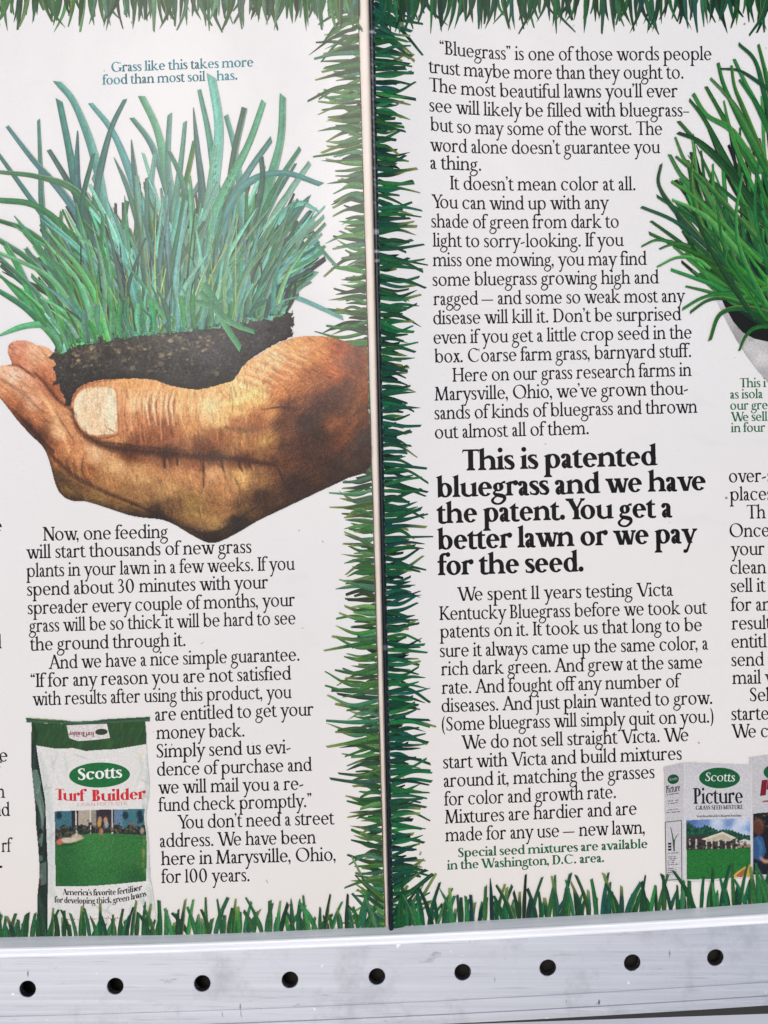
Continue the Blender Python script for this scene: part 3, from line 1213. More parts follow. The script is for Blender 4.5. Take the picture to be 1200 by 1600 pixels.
# dark printed edge of the right page, standing proud in the gutter, nicked white
acc = Acc()
yy = np.linspace(-55, 1458, 420)
prof = [(-5.6, 0.0030), (-4.6, 0.0042), (-2.4, 0.0049), (0.2, 0.0049), (3.6, 0.0043)]
rows, cols = [], []
for k, (dx, h) in enumerate(prof):
    hh = h + 0.0006 * np.clip((yy - 300) / 1100, 0, 1)
    rows.append(proj(edge_x(yy) + dx * (1 - 0.12 * yy / 1458), yy, hh))
    base = np.array([(10, 14, 30), (8, 10, 24), (14, 26, 42), (10, 26, 34), (16, 52, 40)][k], float)
    c = np.tile(base, (len(yy), 1))
    nick = np.zeros(len(yy))
    for y0, y1, amp in ((48, 50, 0.8), (117, 118, 0.4), (361, 363, 0.7), (391, 394, 0.8), (406, 409, 0.7), (1010, 1013, 0.4)):
        nick = np.maximum(nick, amp * ((yy > y0 - 1.5) & (yy < y1 + 1.5)))
    if k in (2, 3):
        worn = 0.55 * np.clip(np.sin(yy * 0.7) + 0.6 * rng.normal(0, 1, len(yy)), 0, 1) * ((yy > 50) & (yy < 330)) * (1 if k == 2 else .5)
        nick = np.maximum(nick, worn)
    if k == 4:
        nick = np.maximum(nick, 0.35 * (rng.random(len(yy)) < 0.3))
    c = c * (1 - nick[:, None]) + np.array([205, 208, 225]) * nick[:, None]
    cols.append(ink(c))
m = len(yy)
j = np.arange(m - 1)
acc.add(np.concatenate(rows), q=np.concatenate([np.stack([r * m + j, r * m + j + 1, (r + 1) * m + j + 1, (r + 1) * m + j], 1) for r in range(len(prof) - 1)]),
        c=np.concatenate(cols))
acc.build('worn_page_edge', ink_material('edge_ink', 0.3, 0.25, 900.0), mag)

# ------------------------------------------------------------------ grass borders printed round both pages
G_DARK = [(18, 76, 46), (14, 84, 54), (22, 92, 56), (10, 66, 50), (28, 102, 52), (16, 80, 68)]
G_LEFT = [(40, 92, 40), (52, 108, 50), (62, 120, 62), (34, 80, 46), (76, 126, 70), (58, 112, 84), (30, 70, 36)]
G_TOPL = [(52, 96, 62), (66, 112, 84), (44, 88, 50), (84, 122, 92), (36, 76, 44)]
G_TOPR = [(14, 66, 36), (22, 82, 46), (10, 54, 34), (30, 92, 52), (18, 74, 56)]
G_BOT = [(28, 84, 46), (40, 100, 52), (22, 72, 40), (52, 112, 60), (30, 92, 60)]


def pick(lst):
    c = np.array(lst[rng.integers(len(lst))], float)
    return np.clip(c * rng.uniform(0.8, 1.2) + rng.normal(0, 5, 3), 4, 255)


DZ0 = 40e-6
acc = Acc()
# left page, right edge: blades pointing left
lay = 0
for pas in range(3):
    y = -12.0
    while y < 1462:
        bx = gutter_x(y) + 0.0
        if pas == 0:
            ln = rng.uniform(16, 34)
        else:
            ln = rng.uniform(30, 62) * (1.0 + 0.18 * math.sin(y * 0.013))
            if rng.random() < 0.22:
                ln *= rng.uniform(1.1, 1.35)
        ln = min(ln, 82)
        dy = rng.normal(0.08 if y < 700 else 0.03, 0.17) * ln
        if y > 1380:
            dy = -abs(rng.normal(0.5, 0.3)) * ln
        if y < 60:
            dy = abs(rng.normal(0.35, 0.25)) * ln
        bend = rng.normal(0, 0.10) * ln
        col = pick(G_LEFT if pas else [(20, 54, 30), (34, 76, 40), (14, 42, 26)])
        lay += 1
        blade(acc, [(bx, y), (bx - ln * 0.5, y + dy * 0.4 + bend), (bx - ln, y + dy)], rng.uniform(5.2, 8.0) if pas else rng.uniform(6, 9), 0, DZ0 + lay * 0.12e-6, col,
              tip=rng.uniform(0.3, 0.7), blunt=rng.random() < 0.7, edge=(150, 160, 80) if rng.random() < 0.2 else None, dry=.4)
        y += rng.uniform(6.5, 12) if pas else rng.uniform(12, 26)
# top edge of the left page: blades hanging down
for pas in range(3):
    x = -480.0
    while x < 560:
        ln = rng.uniform(36, 66) if pas else rng.uniform(30, 48)
        dx = rng.normal(0, 0.22) * ln
        lay += 1
        y0 = -14.0
        blade(acc, [(x, y0), (x + dx * 0.35, y0 + ln * 0.55), (x + dx, y0 + ln)], rng.uniform(5, 8), 0, DZ0 + lay * 0.12e-6, pick(G_TOPL if 150 < x < 480 else G_LEFT), tip=rng.uniform(0.25, 0.6),
              blunt=rng.random() < 0.45, edge=(160, 170, 90) if rng.random() < 0.15 else None)
        x += rng.uniform(9, 16) if pas else rng.uniform(8, 14)
acc.build('grass_border', M_INK, left)

acc = Acc()
lay = 0
for pas in range(3):
    y = -14.0
    while y < 1462:
        bx = float(edge_x(y)) + 3.4
        ln = rng.uniform(18, 36) if pas == 0 else rng.uniform(32, 64) * (1 + 0.12 * math.sin(y * 0.017 + 1))
        if pas and rng.random() < 0.2:
            ln *= rng.uniform(1.05, 1.25)
        ln = min(ln, 76)
        dy = rng.normal(0.08 if y < 800 else -0.05, 0.16) * ln
        if y < 70:
            dy = abs(rng.normal(0.55, 0.25)) * ln
        if y > 1370:
            dy = -abs(rng.normal(0.7, 0.35)) * ln
        bend = rng.normal(0, 0.08) * ln
        lay += 1
        blade(acc, [(bx, y), (bx + ln * 0.5, y + dy * 0.4 + bend), (bx + ln, y + dy)], rng.uniform(5.2, 7.8) if pas else rng.uniform(6, 9), 1, DZ0 + lay * 0.12e-6,
              pick(G_DARK if pas else [(6, 34, 26), (8, 44, 30), (4, 26, 22)]), tip=rng.uniform(0.35, 0.8), blunt=rng.random() < 0.8, mid=1.15,
              edge=(110, 140, 70) if rng.random() < 0.12 else None, dry=.2)
        y += rng.uniform(7, 12.5) if pas else rng.uniform(12, 26)
for pas in range(3):
    x = 596.0
    while x < 1690:
        ln = rng.uniform(40, 70) if pas else rng.uniform(34, 52)
        dx = rng.normal(0, 0.25) * ln
        lay += 1
        y0 = -14.0
        blade(acc, [(x, y0), (x + dx * 0.35, y0 + ln * 0.55), (x + dx, y0 + ln)], rng.uniform(5.5, 8.2), 1, DZ0 + lay * 0.12e-6, pick(G_TOPR), tip=rng.uniform(0.15, 0.5), blunt=rng.random() < 0.55,
              edge=(110, 140, 80) if rng.random() < 0.12 else None)
        x += rng.uniform(9, 17) if pas else rng.uniform(9, 15)
acc.build('grass_border', M_INK, right)


def bottom_grass(side, x0, x1, cols, hmin, hmax, parent, dz):
    acc = Acc()
    lay = 0
    for pas in range(2):
        x = x0
        while x < x1:
            yb = float(foot_y(x)) - 0.6
            ln = rng.uniform(hmin, hmax) * (0.62 if pas == 0 else 1.0)
            dx = rng.normal(0, 0.20) * ln
            if rng.random() < 0.15:
                dx *= 2.2
            lay += 1
            blade(acc, [(x, yb), (x + dx * 0.45, yb - ln * 0.55), (x + dx, yb - ln)], rng.uniform(5.4, 8.2), side, dz + lay * 0.12e-6, pick(cols), tip=rng.uniform(0.5, 0.95), blunt=rng.random() < 0.85,
                  mid=1.2, edge=(140, 160, 80) if rng.random() < 0.2 else None, dry=.2)
            x += rng.uniform(5.0, 12.0) if pas else rng.uniform(7, 14)
    acc.build('bottom_grass', M_INK, parent)


bottom_grass(0, -480, 596, G_BOT, 32, 58, left, 330e-6)
bottom_grass(1, 622, 1690, G_DARK + G_BOT, 38, 74, right, 330e-6)

# ------------------------------------------------------------------ lettering
BODY = Face(13.2, 6.8, 1.0)
HEAD = Face(22.0, 8.6, 1.06, 7)
SEMI = Face(16.5, 7.2, 1.02, 8)
FAT = Face(25.0, 5.0, 1.0, 6)
BLK = (14, 14, 24)
CS = 21.6

left_lines = [
    [("Now, one feeding", [(67, 845), (262.5, 840.5)]),
     ("will start thousands of new grass", [(41, 873), (393, 864)]),
     ("plants in your lawn in a few weeks. If you", [(41, 902), (461, 890.5)]),
     ("spend about 30 minutes with your", [(42.5, 931), (419, 919.5)]),
     ("spreader every couple of months, your", [(43.5, 960), (461, 947)]),
     ("grass will be so thick it will be hard to see", [(45, 988), (462, 975.5)]),
     ("the ground through it.", [(47, 1017), (290, 1009.5)])],
    [("And we have a nice simple guarantee.", [(76, 1045.5), (468, 1032.5)]),
     ("“If for any reason you are not satisfied", [(48, 1074), (455.5, 1062)]),
     ("with results after using this product, you", [(51, 1102.5), (456, 1091)]),
     ("are entitled to get your", [(242.5, 1126.5), (490, 1118)]),
     ("money back.", [(244, 1155), (382, 1151)]),
     ("Simply send us evi-", [(245, 1184), (454, 1177)]),
     ("dence of purchase and", [(245.5, 1212.5), (488, 1204.5)]),
     ("we will mail you a re-", [(247, 1240.5), (474, 1234)]),
     ("fund check promptly.”", [(247.5, 1268), (487, 1261)])],
    [("You don’t need a street", [(277.5, 1295), (523, 1288)]),
     ("address. We have been", [(250, 1324), (494, 1318)]),
     ("here in Marysville, Ohio,", [(251.5, 1352), (524.5, 1345)]),
     ("for 100 years.", [(252, 1380), (390, 1377)])],
]
for para in left_lines:
    acc = Acc()
    for s_, p in para:
        text(acc, BODY, s_, p, CS, 0, 30e-6, BLK, var=0.25)
    acc.build('body_text', M_TEXT, left)
for s_, x, y in (("e", 3, 831), ("l", 3, 1013), ("e", 12, 1190), ("f", 3, 1212), ("n", 8, 1246.5), ("nd", 16, 1275), ("rf", 20, 1331), (".", 4, 1356)):
    acc = Acc()
    wpx = sum(BODY.glyph(c_)[3] for c_ in s_) * CS / CAP * 0.92
    text(acc, BODY, s_, [(x - wpx, y + 0.4), (x, y)], CS, 0, 30e-6, BLK)
    acc.build('column_end_text', M_TEXT, left)
acc = Acc()
TEAL = (74, 142, 152)
text(acc, SEMI, "Grass like this takes more", [(174, 112.5), (396, 104)], 15.5, 0, 30e-6, TEAL, var=0.3)
text(acc, SEMI, "food than most soil", [(160, 132.5), (321, 126.5)], 15.5, 0, 30e-6, TEAL, var=0.35)
text(acc, SEMI, "has.", [(338, 126), (371, 124.5)], 15.5, 0, 30e-6, TEAL, var=0.3)
acc.build('caption_text', M_TEXT, left)

right_lines = [
    [("“Bluegrass” is one of those words people", [(687, 84), (740, 90), (800, 93.6), (900, 94.6), (1112, 94)]),
     ("trust maybe more than they ought to.", [(670, 113.5), (720, 118.2), (780, 122), (850, 123.5), (1068, 123)]),
     ("The most beautiful lawns you’ll ever", [(671, 142.5), (720, 147.8), (780, 151.5), (850, 152.8), (1059, 152)]),
     ("see will likely be filled with bluegrass–", [(671, 174), (720, 178), (780, 181.5), (870, 182.5), (1077, 182)]),
     ("but so may some of the worst. The", [(672, 204), (720, 208), (780, 210.5), (870, 211.3), (1035, 211)]),
     ("word alone doesn’t guarantee you", [(672, 236), (730, 239), (790, 240.4), (870, 240.6), (1032, 239.5)]),
     ("a thing.", [(672.5, 264), (752, 267)])],
    [("It doesn’t mean color at all.", [(703, 296), (780, 297.6), (993, 297.5)]),
     ("You can wind up with any", [(674.5, 325), (780, 327.5), (952, 326.5)]),
     ("shade of green from dark to", [(674, 355.5), (790, 357), (967, 356)]),
     ("light to sorry-looking. If you", [(676, 385.5), (800, 386.5), (975, 384.5)]),
     ("miss one mowing, you may find", [(676, 416), (820, 415.8), (1011, 414)]),
     ("some bluegrass growing high and", [(676, 447), (1030, 443)]),
     ("ragged — and some so weak most any", [(677, 477), (1071, 472)]),
     ("disease will kill it. Don’t be surprised", [(677, 507), (1065, 500.5)]),
     ("even if you get a little crop seed in the", [(677.5, 537.5), (1081, 529)]),
     ("box. Coarse farm grass, barnyard stuff.", [(678.5, 567), (1080, 558)])],
    [("Here on our grass research farms in", [(707, 596.5), (1081, 587.5)]),
     ("Marysville, Ohio, we’ve grown thou-", [(679, 626), (1075, 616.5)]),
     ("sands of kinds of bluegrass and thrown", [(679, 655.5), (1090, 645)]),
     ("out almost all of them.", [(679.5, 685.5), (920, 678.5)])],
    [("We spent 11 years testing Victa", [(714.5, 939), (1052, 931)]),
     ("Kentucky Bluegrass before we took out", [(686.5, 969), (1105.5, 959)]),
     ("patents on it. It took us that long to be", [(687, 997), (1097, 986)]),
     ("sure it always came up the same color, a", [(687.5, 1027), (1107, 1015)]),
     ("rich dark green. And grew at the same", [(689, 1055.5), (1097.5, 1044)]),
     ("rate. And fought off any number of", [(690, 1084.5), (1065, 1074)]),
     ("diseases. And just plain wanted to grow.", [(690, 1113), (1113, 1100)]),
     ("(Some bluegrass will simply quit on you.)", [(690.5, 1142), (1115, 1129)])],
    [("We do not sell straight Victa. We", [(721, 1170.5), (1076, 1158)]),
     ("start with Victa and build mixtures", [(692.5, 1201), (1065.5, 1187)]),
     ("around it, matching the grasses", [(693.5, 1230), (1023, 1216)]),
     ("for color and growth rate.", [(694, 1259), (962.5, 1247)]),
     ("Mixtures are hardier and are", [(695, 1287), (995, 1273)]),
     ("made for any use — new lawn,", [(695.5, 1315), (1007.5, 1302.5)])],
]
for para in right_lines:
    acc = Acc()
    for s_, p in para:
        text(acc, BODY, s_, p, CS, 1, 30e-6, BLK, var=0.2)
    acc.build('body_text', M_TEXT, right)
acc = Acc()
for s_, x, y in (("over-s", 1139, 754), ("places", 1140, 782.5), ("Th", 1167, 810.5), ("Once", 1140, 839.5), ("your l", 1142, 868), ("clean", 1141, 897), ("sell it", 1142, 925.5), ("for an", 1142, 955), ("result", 1143, 984),
                 ("entitl", 1143, 1012.5), ("send u", 1143, 1041), ("mail y", 1144, 1069), ("Sel", 1172, 1096), ("starte", 1143, 1125.5), ("We cl", 1143, 1153)):
    text(acc, BODY, s_, [(x, y)], CS, 1, 30e-6, BLK, var=0.2)
acc.build('column_start_text', M_TEXT, right)
acc = Acc()
for s_, p in (("This is patented", [(722.5, 735.5), (1027.5, 727)]), ("bluegrass and we have", [(681.5, 777.5), (1103, 766)]), ("the patent.", [(682.5, 818), (883, 812)]), ("You get a", [(884, 812), (1051, 808)]),
              ("better lawn or we pay", [(683, 859), (1090, 848)]), ("for the seed.", [(684, 899), (912, 893)])):
    text(acc, HEAD, s_, p, 33.0, 1, 30e-6, (14, 14, 18), var=0.15)
acc.build('headline', M_TEXT, right)
acc = Acc()
GRN = (24, 98, 58)
text(acc, Face(19.0, 7.6, 1.02, 7), "Special seed mixtures are available", [(716, 1339.5), (1012, 1325)], 14.6, 1, 30e-6, GRN, var=0.2)
text(acc, Face(19.0, 7.6, 1.02, 7), "in the Washington, D.C. area.", [(698.5, 1359), (944, 1347)], 14.6, 1, 30e-6, GRN, var=0.2)
acc.build('green_note', M_TEXT, right)
acc = Acc()
for s_, x, y in (("This i", 1156, 605.5), ("as isola", 1141, 623), ("our gre", 1141, 640.5), ("We sell", 1142, 658.5), ("in four", 1142, 675.5)):
    text(acc, SEMI, s_, [(x, y)], 14.6, 1, 30e-6, (34, 108, 66), var=0.2)
acc.build('green_caption', M_TEXT, right)

# ------------------------------------------------------------------ printed picture: hand holding a clump of turf
HAND = [(12, 545), (14, 538), (22, 532.5), (35, 531), (48, 534), (58, 539), (66, 540), (75, 543), (90, 552), (150, 556), (300, 550), (360, 545), (384, 552), (394, 559), (405, 553), (425, 540.5), (445, 531.5), (460, 527),
        (478, 524.5), (500, 524.5), (520, 527), (540, 533), (555, 540), (566, 543.5), (573.6, 545), (576, 640), (579, 728), (545, 747), (500, 768), (460, 787), (420, 806), (400, 816), (380, 828), (360, 839), (345, 846), (332, 849),
        (318, 846), (295, 834), (270, 819), (250, 812), (225, 809.5), (200, 805), (170, 795), (145, 787), (130, 783.5), (115, 783.5), (101, 778), (92, 769), (86, 756), (82, 741), (78, 726), (73, 711), (66, 698),
        (55, 687), (40, 672), (25, 655), (12, 638), (0, 623), (-8, 614), (-8, 575), (0, 571.5), (12, 570), (18, 569), (15, 560), (12, 552)]
HANDS = [tuple(p) for p in smooth_path(HAND + HAND[:1], 3)]
cv = Canvas(-9, 522, 581, 852, 1.0)
cv.idw([
    (30, 543, (208, 150, 122)), (50, 548, (222, 172, 140)), (66, 556, (214, 168, 128)), (76, 580, (196, 134, 98)), (86, 605, (166, 104, 70)), (66, 585, (186, 122, 88)), (28, 562, (196, 132, 100)),
    (2, 580, (222, 176, 142)), (2, 604, (205, 148, 108)), (20, 585, (228, 196, 170)), (36, 608, (206, 156, 120)), (30, 640, (150, 96, 62)), (18, 630, (170, 112, 76)), (50, 630, (212, 166, 130)), (56, 655, (176, 118, 80)),
    (44, 668, (104, 62, 40)), (62, 682, (96, 58, 36)), (76, 636, (204, 148, 106)), (92, 676, (208, 166, 124)), (100, 700, (186, 128, 86)), (102, 650, (198, 146, 104)), (122, 668, (204, 146, 104)), (80, 696, (140, 88, 56)),
    (92, 745, (92, 72, 46)), (110, 768, (122, 96, 58)), (128, 758, (112, 82, 50)), (150, 778, (140, 112, 68)), (182, 790, (126, 98, 60)), (212, 800, (96, 72, 44)), (244, 806, (58, 43, 29)), (100, 728, (150, 102, 64)),
    (146, 708, (222, 182, 140)), (180, 728, (210, 170, 122)), (220, 742, (196, 158, 108)), (262, 762, (182, 142, 94)), (300, 790, (152, 122, 72)), (332, 818, (158, 126, 78)), (136, 738, (150, 100, 62)), (172, 752, (172, 126, 82)), (128, 712, (196, 142, 98)),
    (300, 742, (188, 140, 94)), (334, 736, (204, 158, 112)), (378, 745, (208, 168, 108)), (352, 764, (184, 136, 90)), (346, 792, (154, 112, 72)), (308, 730, (156, 104, 68)), (284, 724, (186, 136, 94)), (240, 722, (176, 126, 84)), (218, 772, (160, 122, 80)), (270, 792, (120, 90, 56)),
    (200, 706, (112, 68, 42)), (260, 712, (84, 50, 34)), (330, 714, (84, 52, 34)), (384, 718, (104, 66, 42)),
    (200, 600, (216, 166, 112)), (206, 628, (228, 180, 134)), (250, 625, (226, 178, 132)), (290, 630, (228, 184, 128)), (252, 602, (218, 170, 116)), (300, 614, (224, 180, 124)), (330, 640, (238, 206, 156)), (372, 612, (236, 200, 142)), (402, 622, (236, 198, 132)),
    (196, 662, (202, 146, 104)), (220, 660, (186, 128, 88)), (260, 674, (158, 102, 70)), (222, 690, (132, 84, 56)), (180, 690, (196, 144, 100)), (300, 668, (200, 148, 98)), (342, 682, (154, 102, 66)), (312, 698, (124, 80, 52)), (382, 690, (172, 126, 78)),
    (416, 690, (188, 148, 90)), (400, 660, (160, 106, 70)), (372, 662, (176, 122, 82)), (342, 655, (228, 192, 132)), (372, 640, (230, 190, 126)), (420, 645, (190, 136, 88)), (440, 610, (206, 142, 92)),
    (400, 582, (228, 184, 136)), (430, 560, (232, 194, 146)), (452, 585, (212, 152, 106)), (470, 545, (220, 170, 118)), (500, 550, (200, 140, 90)), (530, 548, (162, 96, 66)), (522, 580, (176, 106, 68)), (552, 570, (122, 74, 52)), (490, 535, (206, 150, 100)),
    (560, 556, (136, 78, 48)), (500, 602, (146, 94, 64)), (566, 595, (134, 84, 52)), (566, 640, (104, 66, 42)), (480, 600, (172, 116, 76)), (540, 610, (106, 68, 48)), (520, 618, (96, 62, 47)), (460, 612, (172, 118, 78)), (500, 640, (80, 52, 42)), (440, 660, (108, 72, 52)),
    (452, 636, (110, 74, 56)), (480, 660, (66, 44, 40)), (520, 632, (84, 52, 38)), (480, 700, (80, 50, 38)), (540, 682, (104, 62, 40)), (522, 662, (126, 82, 52)), (545, 650, (112, 72, 46)), (430, 722, (104, 66, 46)), (462, 760, (62, 40, 28)), (522, 732, (66, 42, 28)),
    (562, 702, (66, 40, 28)), (572, 620, (130, 76, 42)), (410, 780, (72, 50, 34)), (372, 820, (48, 35, 25)), (332, 840, (54, 40, 28)), (402, 745, (150, 112, 72)), (422, 700, (140, 98, 62)), (380, 790, (110, 82, 50)), (500, 680, (70, 44, 34)), (446, 700, (96, 64, 46)), (575, 690, (56, 36, 26)),
], 3.6, 5.0)
# blotchy skin tone
low = rng.normal(0, 1, (60, 100))
yy = np.linspace(0, 59, cv.X.shape[0])
xx = np.linspace(0, 99, cv.X.shape[1])
y0, x0 = np.floor(yy).astype(int).clip(0, 58), np.floor(xx).astype(int).clip(0, 98)
fy, fx = (yy - y0)[:, None], (xx - x0)[None, :]
L = low[y0][:, x0] * (1 - fy) * (1 - fx) + low[y0 + 1][:, x0] * fy * (1 - fx) + low[y0][:, x0 + 1] * (1 - fy) * fx + low[y0 + 1][:, x0 + 1] * fy * fx
cv.rgb = np.clip(cv.rgb + L[..., None] * np.array([5, 5, 4]), 0, 255)
DKC, MDC, LTC = (46, 27, 18), (120, 72, 46), (244, 216, 172)
# creases between the fingers and under the thumb
cv.stroke([(113, 640), (118, 660), (130, 677), (150, 690), (175, 699), (210, 704), (260, 709), (310, 713), (350, 716), (400, 722), (425, 726)], 9, DKC, 0.85, 4)
cv.stroke([(140, 688), (200, 706), (270, 712), (340, 716), (400, 722)], 18, (92, 56, 36), 0.5, 8)
cv.stroke([(190, 712), (260, 722), (330, 726), (390, 728)], 12, (126, 80, 50), 0.45, 6)
cv.stroke([(55, 584), (66, 594), (76, 606), (88, 622), (100, 632), (112, 640)], 5, (70, 38, 24), 0.9, 2.5)
cv.stroke([(10, 570), (25, 571), (34, 575), (44, 582), (54, 590)], 4, (96, 46, 30), 0.9, 1.8)
cv.stroke([(13, 553), (20, 566), (34, 574)], 4, (150, 90, 66), .6, 2.5)
cv.stroke([(60, 541), (70, 552), (78, 566)], 3, (168, 110, 80), .6, 2)
cv.stroke([(2, 576), (22, 574), (40, 584), (60, 604)], 6, (232, 200, 170), .5, 3)
cv.stroke([(70, 583), (84, 606), (100, 630)], 9, (150, 92, 62), 0.5, 5)
cv.stroke([(0, 624), (24, 655), (42, 673), (60, 690), (70, 700)], 7, (66, 40, 26), 0.75, 4)
cv.stroke([(66, 696), (78, 708), (92, 722), (112, 740), (140, 757), (170, 772), (210, 788), (250, 806)], 4.5, (58, 36, 24), 0.85, 3)
cv.stroke([(110, 744), (150, 765), (200, 786)], 10, (104, 68, 42), 0.5, 6)
cv.stroke([(118, 752), (150, 768), (190, 784), (225, 798)], 3, (170, 138, 90), 0.6, 2)
cv.stroke([(72, 708), (79, 728), (84, 750), (94, 769), (104, 778)], 5, (62, 46, 30), 0.7, 3)
cv.stroke([(100, 778), (130, 783), (170, 795), (220, 808), (255, 812), (300, 835), (330, 848), (360, 838), (420, 805), (500, 767), (578, 729)], 10, (42, 30, 22), 0.7, 6, False)
cv.stroke([(240, 802), (290, 824), (330, 838), (365, 828)], 9, (44, 32, 24), 0.6, 6)
for a_ in np.linspace(0, 1, 9):                     # little fold lines at the heel of the little finger
    x_, y_ = 92 + 38 * a_, 742 + 28 * a_
    cv.stroke([(x_, y_), (x_ + 4, y_ + 9), (x_ + 9, y_ + 17)], 1.5, (70, 52, 32) if rng.random() < .6 else (176, 150, 100), 0.6, 0.9)
for a_ in np.linspace(0, 1, 8):
    x_, y_ = 104 + 40 * a_, 716 + 26 * a_
    cv.stroke([(x_, y_), (x_ + 2, y_ + 12), (x_ + 6, y_ + 24)], 1.8, (104, 64, 40) if rng.random() < .6 else (214, 170, 122), 0.5, 1.2)
for x_, y_, ln in ((317, 716, 46), (346, 716, 22), (373, 718, 18), (389, 720, 14), (256, 712, 20), (276, 714, 14)):
    cv.stroke([(x_, y_), (x_ + 1, y_ + ln * .5), (x_ + (1 if x_ < 330 else 5), y_ + ln)], 3.2, (60, 36, 24), 0.85, 1.4)
    cv.stroke([(x_ + 5, y_ + 6), (x_ + 7, y_ + ln)], 4, (224, 176, 128), 0.35, 2)
# thumb knuckle wrinkles
for x_ in np.arange(186, 316, 6.0):
    b_ = rng.normal(0, 3)
    k_ = 1 - abs(x_ - 250) / 90
    y1_, y2_ = 602 + rng.uniform(0, 14), 655 + rng.uniform(-12, 34)
    cv.stroke([(x_, y1_), (x_ + b_ - 3, (y1_ + y2_) / 2), (x_ + rng.normal(0, 3), y2_)], rng.uniform(1.2, 2.4), LTC if rng.random() < 0.5 else (164, 108, 70), 0.32 + 0.35 * max(k_, 0), 1.1)
for x_ in (232, 243, 262, 270):
    cv.stroke([(x_ + 2, 612), (x_ - 3, 632), (x_ + 1, 664)], 3.0, (248, 226, 190), 0.7, 1.4)
    cv.stroke([(x_ + 6, 614), (x_ + 1, 636), (x_ + 5, 668)], 1.5, (140, 86, 56), 0.7, 0.9)
for x_ in np.arange(190, 420, 7.0):                 # shadow hatching on the underside of the thumb
    y_ = 668 + 0.12 * (x_ - 190) * (x_ < 330) + rng.uniform(-8, 8)
    cv.stroke([(x_, y_), (x_ + 2, y_ + 12), (x_ + 3, y_ + 26)], 2.4, (118, 72, 46) if rng.random() < .7 else (212, 164, 112), 0.4, 1.5)
# web of the thumb
for k_ in range(14):
    t_ = k_ / 13
    x_, y_ = 362 + 66 * t_, 604 - 66 * t_
    cv.stroke([(x_, y_), (x_ + 24, y_ + 6 + 8 * t_), (x_ + 52, y_ + 22 + 4 * t_)], rng.uniform(1.4, 3.2), (250, 226, 184) if k_ % 2 else (186, 122, 80), 0.55, 1.2)
for k_ in range(6):
    cv.stroke([(340 + 12 * k_, 606 + 3 * k_), (352 + 12 * k_, 620 + 5 * k_), (362 + 12 * k_, 636 + 3 * k_)], 2, (180, 104, 70), 0.4, 1.5)
# tendons on the wrist side
for x_, y_, dx_, dy_, c_, w_ in ((505, 560, 30, 38, (206, 138, 84), 6), (520, 545, 34, 46, (196, 124, 74), 5), (528, 700, 40, -56, (168, 104, 56), 9), (512, 668, 34, -16, (160, 98, 56), 10), (545, 655, 26, -44, (176, 110, 60), 6),
                                 (556, 545, 8, 40, (70, 38, 30), 5), (574, 548, 2, 40, (206, 132, 66), 4), (455, 625, 60, -10, (74, 46, 42), 12), (470, 690, 30, 40, (60, 38, 30), 14)):
    cv.stroke([(x_, y_), (x_ + dx_ * .5, y_ + dy_ * .55), (x_ + dx_, y_ + dy_)], w_, c_, 0.34, 4)
# thumb outline against the palm and nail
cv.stroke([(113, 646), (111, 632), (115, 621), (123, 609), (136, 601), (156, 596), (182, 594)], 2.4, (150, 92, 60), 0.8, 1.2)
NAIL = [(117, 652), (115.5, 636), (118, 622), (126, 611.5), (139, 605.5), (160, 604), (176, 606), (182, 612), (183.5, 640), (184, 676), (172, 679), (150, 681), (137, 678), (125, 668)]
cv.poly([tuple(p) for p in smooth_path(NAIL + NAIL[:1], 4)], (232, 202, 168))
cv.stroke([(172, 612), (174, 640), (172, 668)], 16, (246, 232, 206), 0.6, 7)
cv.stroke([(122, 650), (120, 632), (128, 616)], 7, (242, 226, 200), 0.6, 4)
cv.stroke([(140, 640), (150, 660), (168, 672)], 9, (226, 190, 152), 0.6, 6)
cv.stroke(NAIL[6:] + NAIL[:1], 2.0, (150, 98, 66), 0.7, 1.3, False)
cv.stroke(NAIL[4:8], 1.5, (196, 146, 100), 0.8, 1.0, False)
cv.stroke([(164, 666), (182, 677)], 1.6, (140, 90, 60), 0.8, 0.9)
cv.stroke([(112, 650), (121, 668), (134, 680), (152, 685), (172, 683), (186, 678)], 2.5, (120, 72, 46), 0.8, 1.2)
cv.stroke([(190, 612), (191, 640), (190, 672)], 5, (196, 138, 92), 0.6, 2.5)
for p_, w_, a_ in (([(0, 590), (20, 604), (44, 622), (66, 646)], 5, -.18), ([(20, 640), (40, 660), (62, 684), (84, 706)], 6, -.3), ([(84, 640), (100, 664), (116, 690)], 2, -.3), ([(62, 612), (80, 640), (96, 676), (108, 704)], 7, .12),
                   ([(130, 716), (128, 734), (134, 752)], 3, -.35), ([(136, 714), (135, 730), (140, 746)], 2.5, .2), ([(150, 690), (190, 694), (240, 700), (300, 704)], 4, -.25), ([(200, 734), (260, 742), (320, 744)], 14, .10),
                   ([(360, 740), (372, 756), (376, 776)], 2.5, -.25), ([(300, 800), (330, 812), (366, 800)], 8, .12), ([(284, 822), (320, 834), (352, 826), (400, 792)], 5, -.3), ([(426, 722), (440, 742), (444, 764)], 4, -.3),
                   ([(410, 640), (440, 636), (470, 640)], 3, -.25), ([(436, 600), (450, 612), (456, 634)], 3, -.2), ([(352, 668), (380, 672), (412, 668)], 8, -.18), ([(346, 630), (376, 626), (408, 606)], 9, .12)):
    b_ = cv.at(*p_[len(p_) // 2])
    cv.stroke(p_, w_, np.clip(b_ * (1 + a_ * 1.6), 0, 250), .7, max(1.0, w_ * .35))
lum_ = cv.rgb.mean(-1, keepdims=True)
cv.rgb = np.clip(lum_ + (cv.rgb - lum_) * .98, 0, 255)
cv.rgb = np.clip((132 + (cv.rgb - 132) * 1.26 + 2) * np.array([1.0, .975, .965]), 4, 250)
